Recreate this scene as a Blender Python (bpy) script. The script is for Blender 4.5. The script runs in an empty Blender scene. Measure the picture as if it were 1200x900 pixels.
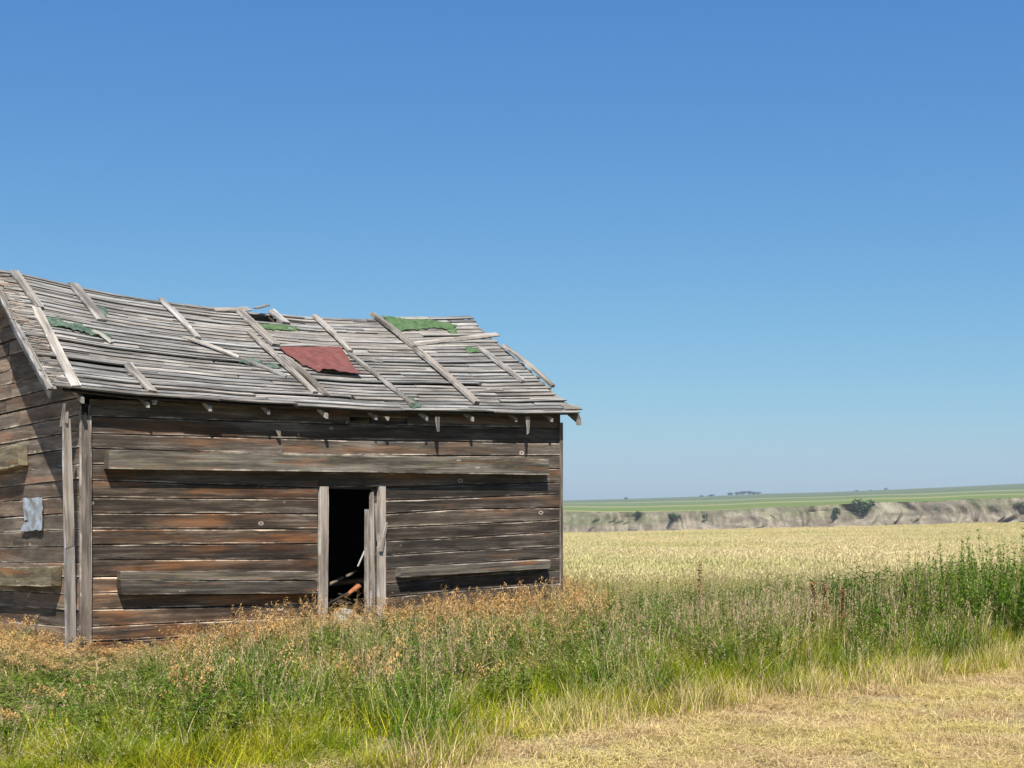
import bpy, math, random
from mathutils import Vector, noise
random.seed(7)
R = random.random
def U(a, b): return a + (b - a) * R()
SC = bpy.context.scene
COL = SC.collection
EYE, F, CX, HY = 1.82, 1700.0, 600.0, 587.0      # eye height, focal length in px, principal column, horizon row
def nz(x, y=0.0, z=0.0): return noise.noise(Vector((x, y, z)))
def lerp(a, b, t): return a + (b - a) * t
def interp(pts, x, extrap=False):
    if x <= pts[0][0]:
        if not extrap: return pts[0][1]
        a, b = pts[0], pts[1]; return a[1] + (b[1] - a[1]) / (b[0] - a[0]) * (x - a[0])
    for a, b in zip(pts, pts[1:]):
        if x <= b[0]: return lerp(a[1], b[1], (x - a[0]) / (b[0] - a[0]))
    if not extrap: return pts[-1][1]
    a, b = pts[-2], pts[-1]; return b[1] + (b[1] - a[1]) / (b[0] - a[0]) * (x - b[0])

# ------------------------------------------------------------------ mesh builder
class MB:
    def __init__(s): s.v = []; s.f = []; s.uv = []; s.r = []; s.m = []; s.al = []
    def quad(s, pts, uvs=None, rnd=(0.5, 0.5, 0.5), m=0, al=None):
        i = len(s.v); s.v.extend([tuple(p) for p in pts]); s.f.append(tuple(range(i, i + len(pts))))
        s.uv.extend(uvs or [(0, 0)] * len(pts)); s.r.append(rnd); s.m.append(m); s.al.append(al)
    def build(s, name, mats, parent=None, link=True, smooth=False):
        me = bpy.data.meshes.new(name)
        me.from_pydata(s.v, [], s.f)
        if not isinstance(mats, (list, tuple)): mats = [mats]
        for m in mats: me.materials.append(m)
        if s.uv:
            uvl = me.uv_layers.new(name='UVMap')
            uvl.data.foreach_set('uv', [c for p in s.uv for c in p])
        ca = me.color_attributes.new('rnd', 'FLOAT_COLOR', 'CORNER')
        dat = []
        for f, r, al in zip(s.f, s.r, s.al):
            for c_ in (al or (0.5,) * len(f)): dat.extend((r[0], r[1], r[2], c_))
        ca.data.foreach_set('color', dat)
        me.polygons.foreach_set('material_index', s.m)
        if smooth: me.polygons.foreach_set('use_smooth', [True] * len(s.f))
        me.update()
        o = bpy.data.objects.new(name, me)
        if link: COL.objects.link(o)
        if parent: o.parent = parent
        return o

def tag(o, label=None, cat=None, group=None, kind=None):
    if label: o['label'] = label
    if cat: o['category'] = cat
    if group: o['group'] = group
    if kind: o['kind'] = kind
    return o
def empty(name, loc=(0, 0, 0), rz=0):
    o = bpy.data.objects.new(name, None); COL.objects.link(o); o.location = loc; o.rotation_euler = (0, 0, rz)
    o.empty_display_size = 0.2
    return o
def copy_tree(o, parent=None):
    c = o.copy(); COL.objects.link(c)
    if parent: c.parent = parent
    for ch in list(o.children): copy_tree(ch, c)
    return c

# ------------------------------------------------------------------ materials
def newmat(name):
    m = bpy.data.materials.new(name); m.use_nodes = True
    nt = m.node_tree; nt.nodes.clear()
    return m, nt, nt.nodes, nt.links
def N(nt, t, **k):
    n = nt.nodes.new(t)
    for a, b in k.items(): setattr(n, a, b)
    return n
def ramp(nt, src, stops, interp='LINEAR'):
    n = N(nt, 'ShaderNodeValToRGB'); cr = n.color_ramp; cr.interpolation = interp
    while len(cr.elements) < len(stops): cr.elements.new(0.5)
    for e, (p, c) in zip(cr.elements, stops):
        e.position = p; e.color = (c[0], c[1], c[2], 1) if hasattr(c, '__len__') else (c, c, c, 1)
    nt.links.new(src, n.inputs[0]); return n.outputs[0]
def mixc(nt, fac, a, b, mode='MIX'):
    n = N(nt, 'ShaderNodeMix', data_type='RGBA', blend_type=mode)
    for s, v in ((0, fac), (6, a), (7, b)):
        if isinstance(v, (int, float)): n.inputs[s].default_value = v
        elif isinstance(v, tuple): n.inputs[s].default_value = (*v, 1)
        else: nt.links.new(v, n.inputs[s])
    return n.outputs[2]
def math_(nt, op, a, b=None, c=None):
    n = N(nt, 'ShaderNodeMath', operation=op)
    for i, v in enumerate((a, b, c)):
        if v is None: continue
        if isinstance(v, (int, float)): n.inputs[i].default_value = v
        else: nt.links.new(v, n.inputs[i])
    return n.outputs[0]
def noise_(nt, vec, scale=1.0, detail=4, rough=0.6, dist=0.0):
    n = N(nt, 'ShaderNodeTexNoise'); n.inputs['Scale'].default_value = scale; n.inputs['Detail'].default_value = detail
    n.inputs['Roughness'].default_value = rough; n.inputs['Distortion'].default_value = dist
    nt.links.new(vec, n.inputs['Vector']); return n.outputs['Fac']
def scalev(nt, vec, s):
    n = N(nt, 'ShaderNodeVectorMath', operation='MULTIPLY'); nt.links.new(vec, n.inputs[0]); n.inputs[1].default_value = s
    return n.outputs[0]

def wood(name, dark, mid, light, rust=0.0, rustc=(0.30, 0.11, 0.03), lichen=0.0, bump=0.5, var=0.45, knots=True, edge=0.75):
    m, nt, nodes, L = newmat(name)
    uv = N(nt, 'ShaderNodeUVMap', uv_map='UVMap'); at = N(nt, 'ShaderNodeAttribute', attribute_name='rnd')
    su = N(nt, 'ShaderNodeSeparateXYZ'); L.new(uv.outputs[0], su.inputs[0])
    sr = N(nt, 'ShaderNodeSeparateColor'); L.new(at.outputs['Color'], sr.inputs[0])
    cb = N(nt, 'ShaderNodeCombineXYZ')
    L.new(math_(nt, 'MULTIPLY_ADD', sr.outputs[0], 40.0, su.outputs[0]), cb.inputs[0])
    L.new(su.outputs[1], cb.inputs[1]); L.new(math_(nt, 'MULTIPLY', sr.outputs[1], 30.0), cb.inputs[2])
    # gentle wave so that the grain bends round knots
    w = noise_(nt, scalev(nt, cb.outputs[0], (1.0, 3.2, 1)), 1.0, 2)
    cb2 = N(nt, 'ShaderNodeCombineXYZ'); s2 = N(nt, 'ShaderNodeSeparateXYZ'); L.new(cb.outputs[0], s2.inputs[0])
    L.new(s2.outputs[0], cb2.inputs[0]); L.new(math_(nt, 'MULTIPLY_ADD', w, 0.065 if knots else 0.02, s2.outputs[1]), cb2.inputs[1]); L.new(s2.outputs[2], cb2.inputs[2])
    v = cb2.outputs[0]
    g1 = noise_(nt, scalev(nt, v, (0.8, 16 if knots else 50, 1)), 1.0, 7, 0.66)
    g2 = noise_(nt, scalev(nt, v, (9, 210, 1)), 1.0, 3, 0.75)
    g = math_(nt, 'ADD', math_(nt, 'MULTIPLY', g1, 0.68), math_(nt, 'MULTIPLY', g2, 0.32))
    col = ramp(nt, g, [(0.30, dark), (0.50, mid), (0.70, light)] if knots else [(0.39, dark), (0.50, mid), (0.62, light)])
    blot = noise_(nt, scalev(nt, v, (1.2, 4.5, 1)), 1.0, 4)
    col = mixc(nt, math_(nt, 'MULTIPLY', ramp(nt, blot, [(0.42, 0.0), (0.60, 1.0)]), 0.62), col, dark, 'MIX')
    if rust:
        rn = noise_(nt, scalev(nt, cb.outputs[0], (0.7, 5, 1)), 1.0, 3)
        rm = ramp(nt, rn, [(0.60 - 0.16 * rust, 0.0), (0.70 - 0.1 * rust, 1.0)])
        rm = math_(nt, 'MULTIPLY', rm, ramp(nt, g, [(0.38, 0.15), (0.6, 0.85)]))
        col = mixc(nt, rm, col, mixc(nt, g1, tuple(c * 0.35 for c in rustc), tuple(min(1, c * 1.6) for c in rustc)))
    if lichen:
        ln = noise_(nt, scalev(nt, cb.outputs[0], (5, 9, 1)), 1.0, 5)
        col = mixc(nt, math_(nt, 'MULTIPLY', ramp(nt, ln, [(0.52, 0.0), (0.6, 1.0)]), lichen), col, (0.30, 0.26, 0.09))
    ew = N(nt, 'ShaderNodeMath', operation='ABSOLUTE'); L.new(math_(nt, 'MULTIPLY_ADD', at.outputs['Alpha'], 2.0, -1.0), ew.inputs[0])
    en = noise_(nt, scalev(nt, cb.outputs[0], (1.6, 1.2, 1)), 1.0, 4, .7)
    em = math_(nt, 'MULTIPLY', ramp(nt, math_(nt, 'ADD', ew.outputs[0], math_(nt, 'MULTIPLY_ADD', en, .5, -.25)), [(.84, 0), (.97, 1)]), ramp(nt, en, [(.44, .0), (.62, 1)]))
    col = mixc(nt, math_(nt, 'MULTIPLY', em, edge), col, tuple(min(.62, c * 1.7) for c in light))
    # thin drying cracks
    ck = noise_(nt, scalev(nt, v, (0.9, 70, 1)), 1.0, 2)
    ckm = ramp(nt, math_(nt, 'ABSOLUTE', math_(nt, 'SUBTRACT', ck, 0.5)), [(0.0, 1.0), (0.02, 0.0)])
    ckm = math_(nt, 'MULTIPLY', ckm, ramp(nt, noise_(nt, scalev(nt, v, (1.2, 4, 1)), 1.0, 1), [(0.45, 0.0), (0.58, 1.0)]))
    col = mixc(nt, math_(nt, 'MULTIPLY', ckm, 0.8), col, (0.02, 0.016, 0.012))
    hgt = math_(nt, 'SUBTRACT', g, math_(nt, 'MULTIPLY', ckm, 0.5))
    if knots:
        vo = N(nt, 'ShaderNodeTexVoronoi'); vo.inputs['Scale'].default_value = 1.0
        L.new(scalev(nt, cb.outputs[0], (2.7, 4.0, 1)), vo.inputs['Vector'])
        sv = N(nt, 'ShaderNodeSeparateColor'); L.new(vo.outputs['Color'], sv.inputs[0])
        d = math_(nt, 'ADD', vo.outputs['Distance'], math_(nt, 'MULTIPLY', ramp(nt, sv.outputs[0], [(.40, 0), (.44, 1)]), 1.0))
        d = math_(nt, 'ADD', d, math_(nt, 'MULTIPLY_ADD', g2, .06, -.03))
        col = mixc(nt, ramp(nt, d, [(0.05, 0.0), (0.08, 0.95), (0.13, 0.0)]), col, tuple(min(.6, c * 1.5) for c in light))
        col = mixc(nt, ramp(nt, d, [(0.035, 0.95), (0.06, 0.0)]), col, (0.03, 0.02, 0.014))
    # board to board difference
    k = math_(nt, 'MULTIPLY_ADD', sr.outputs[2], var * 2, 1.0 - var)
    kk = N(nt, 'ShaderNodeCombineColor'); [L.new(k, kk.inputs[i]) for i in range(3)]
    col = mixc(nt, 1.0, col, kk.outputs[0], 'MULTIPLY')
    warm = mixc(nt, sr.outputs[1], (0.98, 1.0, 1.02), (1.07, 1.0, 0.92)); col = mixc(nt, 1.0, col, warm, 'MULTIPLY')
    b = N(nt, 'ShaderNodeBump'); b.inputs['Strength'].default_value = bump; b.inputs['Distance'].default_value = 0.012
    L.new(hgt, b.inputs['Height'])
    p = N(nt, 'ShaderNodeBsdfPrincipled'); p.inputs['Roughness'].default_value = 0.8; p.inputs['Specular IOR Level'].default_value = 0.25
    L.new(col, p.inputs['Base Color']); L.new(b.outputs[0], p.inputs['Normal'])
    o = N(nt, 'ShaderNodeOutputMaterial'); L.new(p.outputs[0], o.inputs[0])
    return m

def plant(name, c1, c2, c3=None, patch=0.7, trans=0.3, thr=(0.42, 0.6), kr=0.95):
    """leaf/stem colour: differs plant by plant (c1-c2) and in patches over the ground (c3)"""
    m, nt, nodes, L = newmat(name)
    oi = N(nt, 'ShaderNodeObjectInfo'); ge = N(nt, 'ShaderNodeNewGeometry')
    at = N(nt, 'ShaderNodeAttribute', attribute_name='rnd')
    sr = N(nt, 'ShaderNodeSeparateColor'); L.new(at.outputs['Color'], sr.inputs[0])
    f = math_(nt, 'ADD', math_(nt, 'MULTIPLY', oi.outputs['Random'], 0.45), math_(nt, 'MULTIPLY', sr.outputs[0], 0.55))
    col = mixc(nt, f, c1, c2)
    if c3:
        pn = noise_(nt, ge.outputs['Position'], patch, 4, 0.6)
        col = mixc(nt, ramp(nt, pn, [(thr[0], 0.0), (thr[1], 0.85)]), col, c3)
    k = math_(nt, 'MULTIPLY_ADD', sr.outputs[1], kr, 1 - kr * .52)
    kk = N(nt, 'ShaderNodeCombineColor'); [L.new(k, kk.inputs[i]) for i in range(3)]
    col = mixc(nt, 1.0, col, kk.outputs[0], 'MULTIPLY')
    d = N(nt, 'ShaderNodeBsdfDiffuse'); t = N(nt, 'ShaderNodeBsdfTranslucent'); mx = N(nt, 'ShaderNodeMixShader'); mx.inputs[0].default_value = trans
    L.new(col, d.inputs[0]); L.new(col, t.inputs[0]); L.new(d.outputs[0], mx.inputs[1]); L.new(t.outputs[0], mx.inputs[2])
    o = N(nt, 'ShaderNodeOutputMaterial'); L.new(mx.outputs[0], o.inputs[0])
    return m

M = {}
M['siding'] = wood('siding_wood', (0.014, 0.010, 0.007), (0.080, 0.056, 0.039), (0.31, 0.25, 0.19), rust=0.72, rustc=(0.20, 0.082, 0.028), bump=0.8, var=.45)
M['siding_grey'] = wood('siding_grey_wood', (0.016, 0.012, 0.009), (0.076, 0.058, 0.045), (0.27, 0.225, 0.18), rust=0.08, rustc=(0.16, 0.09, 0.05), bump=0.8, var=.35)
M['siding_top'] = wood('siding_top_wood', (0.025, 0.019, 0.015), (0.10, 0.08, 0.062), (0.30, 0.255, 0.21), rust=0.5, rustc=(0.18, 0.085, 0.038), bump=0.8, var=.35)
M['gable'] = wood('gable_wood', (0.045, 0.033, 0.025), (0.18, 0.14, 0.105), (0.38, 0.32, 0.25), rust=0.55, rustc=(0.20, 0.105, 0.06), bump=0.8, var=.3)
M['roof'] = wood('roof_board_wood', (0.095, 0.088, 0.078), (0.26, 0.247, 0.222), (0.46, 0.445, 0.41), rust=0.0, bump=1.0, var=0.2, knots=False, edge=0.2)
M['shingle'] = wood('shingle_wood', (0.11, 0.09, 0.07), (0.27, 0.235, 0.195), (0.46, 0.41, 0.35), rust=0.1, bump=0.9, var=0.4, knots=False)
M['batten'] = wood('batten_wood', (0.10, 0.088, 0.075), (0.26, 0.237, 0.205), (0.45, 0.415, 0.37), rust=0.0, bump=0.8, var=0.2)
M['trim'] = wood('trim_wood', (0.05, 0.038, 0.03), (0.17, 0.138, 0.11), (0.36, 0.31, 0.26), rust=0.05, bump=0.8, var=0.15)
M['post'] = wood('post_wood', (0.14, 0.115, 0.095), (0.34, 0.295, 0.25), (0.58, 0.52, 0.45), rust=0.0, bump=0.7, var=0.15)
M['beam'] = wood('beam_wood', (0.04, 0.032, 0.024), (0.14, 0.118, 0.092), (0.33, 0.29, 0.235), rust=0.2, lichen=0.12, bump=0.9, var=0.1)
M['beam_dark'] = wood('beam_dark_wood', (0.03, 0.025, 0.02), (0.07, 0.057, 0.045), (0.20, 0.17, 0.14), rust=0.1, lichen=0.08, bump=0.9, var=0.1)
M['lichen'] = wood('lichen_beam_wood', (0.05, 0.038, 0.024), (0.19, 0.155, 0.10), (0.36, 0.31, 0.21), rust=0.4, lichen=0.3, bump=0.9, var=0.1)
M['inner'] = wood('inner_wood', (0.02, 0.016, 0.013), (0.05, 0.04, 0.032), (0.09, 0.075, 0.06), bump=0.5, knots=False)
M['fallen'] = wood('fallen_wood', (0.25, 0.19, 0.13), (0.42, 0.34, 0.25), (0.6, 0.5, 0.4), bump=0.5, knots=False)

def simple(name, c1, c2, scale=8, rough=0.8, metal=0.0, bump=0.3, detail=6, spec=0.3, thr=(0.35, 0.65), c3=None):
    m, nt, nodes, L = newmat(name)
    tc = N(nt, 'ShaderNodeNewGeometry')
    n = noise_(nt, tc.outputs['Position'], scale, detail, 0.65)
    col = ramp(nt, n, [(thr[0], c1), (thr[1], c2)])
    if c3:
        n3 = noise_(nt, tc.outputs['Position'], scale * 0.45, detail, 0.6, 0.5)
        col = mixc(nt, ramp(nt, n3, [(0.52, 0.0), (0.6, 0.9)]), col, c3)
    b = N(nt, 'ShaderNodeBump'); b.inputs['Strength'].default_value = bump; b.inputs['Distance'].default_value = 0.01; L.new(n, b.inputs['Height'])
    p = N(nt, 'ShaderNodeBsdfPrincipled'); p.inputs['Roughness'].default_value = rough; p.inputs['Metallic'].default_value = metal
    p.inputs['Specular IOR Level'].default_value = spec
    L.new(col, p.inputs['Base Color']); L.new(b.outputs[0], p.inputs['Normal'])
    o = N(nt, 'ShaderNodeOutputMaterial'); L.new(p.outputs[0], o.inputs[0]); return m
M['red'] = simple('red_painted_tin', (0.115, 0.036, 0.027), (0.18, 0.062, 0.046), 9, 0.6, 0, 0.3, c3=(0.15, 0.06, 0.045))
M['green'] = simple('green_roofing_felt', (0.035, 0.075, 0.027), (0.075, 0.13, 0.05), 14, 0.95, 0, 0.9, c3=(0.09, 0.13, 0.06))
M['darkfelt'] = simple('dark_green_felt', (0.03, 0.05, 0.035), (0.10, 0.145, 0.10), 12, 0.95, 0, 0.9)
M['tin'] = simple('galvanised_tin', (0.26, 0.29, 0.32), (0.46, 0.50, 0.54), 12, 0.5, 0.25, 0.5, c3=(0.25, 0.25, 0.26))
M['rock'] = simple('pale_rock', (0.20, 0.205, 0.19), (0.46, 0.465, 0.44), 9, 0.9, 0, 1.0)
M['orange'] = simple('orange_brown_clay', (0.22, 0.075, 0.03), (0.36, 0.14, 0.06), 12, 0.7, 0, 0.4)
M['earth'] = simple('bare_earth', (0.05, 0.038, 0.027), (0.10, 0.08, 0.055), 6, 0.95, 0, 0.8)

# ------------------------------------------------------------------ barn frame of reference
A = Vector((-4.88, 16.5, 0)); u = Vector((0.781, 0.624, 0)).normalized(); n = Vector((-u.y, u.x, 0)); Zv = Vector((0, 0, 1))
def s_at(px, off=0.0):                       # distance along the front wall of an image column (off = distance behind the wall)
    k = (px - CX) / F; O = A + n * off
    return (k * O.y - O.x) / (u.x - k * u.y)
def z_at(py, Y): return EYE - (py - HY) / F * Y
LW = s_at(656)
HW = 2.42                                    # half width
def front(px, py, d=0.0):
    s = s_at(px); P = A + u * s
    return P + Zv * z_at(py, P.y) - n * d
def fpos(s, z, d): return A + u * s + Zv * z - n * d
def gpos(t, z, d): return A + n * t + Zv * z - u * d
def t_at(px):                                # distance back along the gable of an image column
    k = (px - CX) / F
    return (k * A.y - A.x) / (n.x - k * n.y)
def fcurve(pts):
    L_ = [];
    for px, py in pts:
        s = s_at(px); L_.append((s, z_at(py, (A + u * s).y)))
    return lambda s: interp(L_, s, True)
OV = 0.24
def row(off, pts):
    L_ = []
    for px, py in pts:
        s = s_at(px, off); L_.append((s, z_at(py, (A + u * s + n * off).y)))
    return L_
EAVE = row(-OV, [(62, 457), (88, 460), (160, 468), (240, 472), (286, 476), (380, 480), (440, 484), (548, 485), (613, 487), (672, 486)])
RIDGE = row(HW, [(-9, 319), (20, 323), (80, 337), (128, 347), (180, 355), (240, 363), (290, 367), (350, 373), (432, 376), (505, 374), (546, 373)])
SMIN = lambda t: -0.43 + 0.23 * t
SMAX = LW + 0.14
sl = math.radians(32)
RN = (Zv * math.cos(sl) - n * math.sin(sl)); SL = (HW + OV) / math.cos(sl)
def roof(s, t, d=0.0):
    z = lerp(interp(EAVE, s, True), interp(RIDGE, s, True), t) - 0.03 * math.sin(t * math.pi)
    return A + u * s + n * (-OV + t * (HW + OV)) + Zv * z + RN * d
def roof_st(px, py):
    lo, hi = -0.1, 1.15
    for _ in range(40):
        t = (lo + hi) / 2; s = s_at(px, -OV + t * (HW + OV)); P = roof(s, t)
        y = HY - (P.z - EYE) / P.y * F
        if y > py: lo = t
        else: hi = t
    return s, t

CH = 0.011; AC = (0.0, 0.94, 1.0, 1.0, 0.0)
def board(mb, f, s0, s1, e0, e1, thick=0.022, base=0.0, tilt=(0, 0), seg=None, rough=0.004, u0=0.0, cap=0.012, rnd=None):
    """one sawn board: f(s, e, d) gives the point at length s, cross position e, outward distance d"""
    rnd = rnd or (R(), R(), R())
    seg = seg or max(2, int(abs(s1 - s0) / 0.16)); sd = R() * 100
    rings = []
    for i in range(seg + 1):
        a = i / seg; s = lerp(s0, s1, a)
        ea, eb = e0(s), e1(s)
        if eb < ea + 0.004: eb = ea + 0.004
        ea += nz(s * 2.2 + sd, 3.1) * rough + nz(s * 11 + sd, 1.1) * rough * 0.5
        eb += nz(s * 2.2 + sd, 7.7) * rough + nz(s * 11 + sd, 5.1) * rough * 0.5
        w = nz(s * 0.8 + sd, 9.0) * 0.006
        jog0 = (nz(ea * 30 + sd, 2) * cap if i in (0, seg) else 0); jog1 = (nz(eb * 30 + sd, 8) * cap if i in (0, seg) else 0)
        da, db = base + thick + tilt[0] + w, base + thick + tilt[1] + w
        ch = min(CH * (1 + .6 * nz(s * 3 + sd, 4)), (eb - ea) * .3, thick * .6)
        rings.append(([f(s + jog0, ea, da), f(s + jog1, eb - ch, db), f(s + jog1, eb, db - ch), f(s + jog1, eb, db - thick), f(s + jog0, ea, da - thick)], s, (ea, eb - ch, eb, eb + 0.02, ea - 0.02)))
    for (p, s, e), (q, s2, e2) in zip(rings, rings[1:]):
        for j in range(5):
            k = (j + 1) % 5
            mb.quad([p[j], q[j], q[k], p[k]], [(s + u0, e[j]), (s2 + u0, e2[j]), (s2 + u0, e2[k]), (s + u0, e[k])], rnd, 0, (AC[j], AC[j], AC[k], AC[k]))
    for p, s, e in (rings[0], rings[-1]):
        mb.quad(p if p is rings[-1][0] else p[::-1], [(s, x) for x in (e if p is rings[-1][0] else e[::-1])], rnd)

def bar(mb, p0, p1, side, up, w, th, seg=4, rough=0.004, taper=1.0, bow=0.0, rnd=None, m=0, w0=None):
    """loose board or stick from p0 to p1: side/up are its width and thickness directions, p0-p1 is the centre of its underside"""
    rnd = rnd or (R(), R(), R()); sd = R() * 50; Ln = (p1 - p0).length; rings = []
    side = side.normalized(); up = up.normalized()
    for i in range(seg + 1):
        a = i / seg; ww = w * lerp(1, taper, a) / 2; c = p0.lerp(p1, a) + up * (bow * math.sin(a * math.pi))
        if i in (0, seg): ww *= 0.96
        r1 = nz(a * Ln * 5 + sd, 1) * rough * 2; r2 = nz(a * Ln * 5 + sd, 9) * rough * 2
        ax = (p1 - p0).normalized(); j = (nz(sd, a) * w * 0.35 if i in (0, seg) else 0)
        rings.append([c - side * (ww + r1) + ax * j, c + side * (ww + r2) - ax * j, c + side * (ww + r2 * .7) - ax * j + up * th, c - side * (ww + r1 * .7) + ax * j + up * th])
    vv = (-w / 2, w / 2, w / 2 + th, -w / 2 - th); ac = (0.0, 1.0, 1.0, 0.0)
    for i, (p, q) in enumerate(zip(rings, rings[1:])):
        a, b = i / seg * Ln, (i + 1) / seg * Ln
        for j in range(4):
            k = (j + 1) % 4
            mb.quad([p[k], q[k], q[j], p[j]], [(a, vv[k]), (b, vv[k]), (b, vv[j]), (a, vv[j])], rnd, m, (ac[k], ac[k], ac[j], ac[j]))
    mb.quad(rings[0][::-1][::-1], [(x, 0) for x in vv], rnd, m); mb.quad(rings[-1][::-1], [(x, 0) for x in vv], rnd, m)

def boxm(mb, f, s0, s1, e0, e1, d0, d1, rnd=None):
    rnd = rnd or (R(), R(), R())
    p = [[f(s, e, d) for d in (d0, d1)] for s in (s0, s1) for e in (e0, e1)]
    c = {(i, j, k): p[i * 2 + j][k] for i in (0, 1) for j in (0, 1) for k in (0, 1)}
    sv, ev = (s0, s1), (e0, e1)
    for fc in [((0,0,0),(0,1,0),(1,1,0),(1,0,0)), ((0,0,1),(1,0,1),(1,1,1),(0,1,1)), ((0,0,0),(0,0,1),(0,1,1),(0,1,0)),
               ((1,0,0),(1,1,0),(1,1,1),(1,0,1)), ((0,0,0),(1,0,0),(1,0,1),(0,0,1)), ((0,1,0),(0,1,1),(1,1,1),(1,1,0))]:
        mb.quad([c[a] for a in fc], [(sv[a[0]] + a[2] * .1, ev[a[1]] + a[2] * .1) for a in fc], rnd)

BARN = empty('wooden_barn', (0, 0, 0))
tag(BARN, 'weathered grey wooden granary with sagging board roof and open doorway, standing in tall grass', 'barn')

# ---- front siding ----
xl, xm, xr = 104, 385, 655
J_top = [((470), 479, 484), (488, 497, 502), (508, 515, 519), (525, 534, 534), (544, 553, 549), (563, 572, 565)]
J_left = [563, 583, 601, 620, 638, 656, 676, 695, 714, 734, 752, 770, 788]
J_leftm = [572, 585, 602, 620, 637, 655, 672, 690, 708, 722, 738, 755, 772]
J_rm = [572, 586, 602, 618, 634, 651, 667, 684, 700, 716, 732, 748, 765]
J_rr = [565, 579, 595, 609, 623, 640, 653, 668, 683, 700, 715, 730, 745]
sd_l, sd_r = MB(), MB()
def plankrow(mb, pxa, pxb, lower, upper, u0=0):
    gap = U(0.011, 0.019)
    lo, hi = fcurve(lower), fcurve(upper)
    tl = (U(0.0, 0.010), U(0.0, 0.012))
    board(mb, fpos, s_at(pxa), s_at(pxb), lambda s: lo(s) + gap * .5, lambda s: hi(s) - gap * .5, 0.022, 0.0, tl, rough=0.004)
top = MB()
for i in range(5):
    a, b = J_top[i], J_top[i + 1]
    up_ = [(xl, a[0]), (xm, a[1]), (xr, a[2])]; lo_ = [(xl, b[0]), (xm, b[1]), (xr, b[2])]
    if i == 0:        # the topmost board is broken: two pieces with a dark slot between
        plankrow(top, xl, 408, lo_, [(p, q - 3) for p, q in up_]); 
        plankrow(top, 408, 476, [(400, 501), (480, 502)], [(400, 495.5), (480, 496.5)])
        plankrow(top, 408, 476, [(400, 489), (480, 490.5)], [(400, 480), (480, 481)]); plankrow(top, 476, xr, lo_, [(p, q - 3) for p, q in up_])
    elif i in (2, 4): plankrow(top, xl, [0, 0, 330, 0, 372][i], lo_, up_); plankrow(top, [0, 0, 330.5, 0, 372.6][i], xr, lo_, up_)
    else: plankrow(top, xl, xr, lo_, up_)
top.build('siding_above_door', M['siding_top'], BARN)
for i in range(12):
    plankrow(sd_l, xl, 371, [(xl, J_left[i + 1]), (372, J_leftm[i + 1])], [(xl, J_left[i]), (372, J_leftm[i])])
    w = lambda k: [(450, J_rm[k]), (540, (J_rm[k] + J_rr[k]) / 2 + [0, 1, -2, 1, 1.5, 0, 0, 1, 0, 0, 0, 0, 0][k]), (655, J_rr[k])]
    plankrow(sd_r, 449, xr, w(i + 1), w(i))
sd_l.build('siding', M['siding'], BARN); sd_r.build('siding', M['siding_grey'], BARN)

# ---- gable siding (near end) ----
def rake(t): 
    e, r = interp(EAVE, 0, True), interp(RIDGE, 0, True)
    a = (min(t, 2 * HW - t) + OV) / (HW + OV); return lerp(e, r, a) - 0.05
gs = MB()
gy = [789, 771, 752, 734, 714, 696, 676, 659, 640, 621, 602, 582, 563, 546, 527, 508, 490, 470]
gz = [z_at(y, (A + n * t_at(76)).y) + 0.03 * t_at(76) for y in gy]
while gz[-1] < 4.8: gz.append(gz[-1] + U(0.17, 0.2))
for z0, z1 in zip(gz, gz[1:]):
    gap = U(0.004, 0.013); ds = U(-0.01, 0.01); jt = U(0.6, 2.2)
    lo = lambda t: min(z0 + gap / 2 - 0.03 * t + ds * min(t, 1), rake(t)); hi = lambda t: min(z1 - gap / 2 - 0.03 * t, rake(t))
    ts = [0.02 + i * 0.02 for i in range(240) if z0 - 0.03 * (0.02 + i * 0.02) < rake(0.02 + i * 0.02) - 0.02]
    if not ts: continue
    ta, tb = min(ts), min(max(ts), 2 * HW - 0.02)
    if ta > 0.02: ta = max(ta - 0.1, 0.02)
    cuts = [ta, tb] if R() < 0.3 or tb - ta < 2 else [ta, (ta + tb) / 2 + U(-.5, .5), tb]
    for a, b in zip(cuts, cuts[1:]): board(gs, gpos, a + 0.002, b - 0.002, lo, hi, 0.024, 0.0, (U(0, 0.016), U(0, 0.006)), rough=0.006)
gs.build('gable_siding', M['gable'], BARN)

# ---- hidden back and far walls, lining, floor ----
bw = MB(); z = 0.0
def bpos(s, z, d): return A + n * (2 * HW) + u * s + Zv * z + n * d
def farpos(t, z, d): return A + u * LW + n * t + Zv * z + u * d
for k in range(17):
    board(bw, bpos, 0, LW, lambda s: k * 0.185 + .003, lambda s: k * 0.185 + 0.182, 0.022, 0, (U(0, .01), 0), seg=12)
bw.build('back_siding', M['siding_grey'], BARN)
fw = MB()
e_, r_ = interp(EAVE, LW), interp(RIDGE, LW)
frake = lambda t: lerp(e_, r_, (min(t, 2 * HW - t) + OV) / (HW + OV)) - 0.05
for k in range(27):
    z0, z1 = k * 0.18, k * 0.18 + 0.177
    ts = [0.02 + i * 0.02 for i in range(240) if z0 < frake(0.02 + i * 0.02) - 0.02]
    if ts: board(fw, farpos, min(ts), min(max(ts), 2 * HW - .02), lambda t: min(z0, frake(t)), lambda t: min(z1, frake(t)), 0.022, 0, (U(0, .008), 0), seg=20)
fw.build('gable_siding', M['siding_grey'], BARN)
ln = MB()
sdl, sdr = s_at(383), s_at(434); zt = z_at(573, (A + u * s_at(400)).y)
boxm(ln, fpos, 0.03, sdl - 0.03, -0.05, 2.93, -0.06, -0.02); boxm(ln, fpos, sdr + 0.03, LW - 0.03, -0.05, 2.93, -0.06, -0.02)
boxm(ln, fpos, sdl - 0.03, sdr + 0.03, zt + 0.0, 2.80, -0.06, -0.02)
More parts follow.
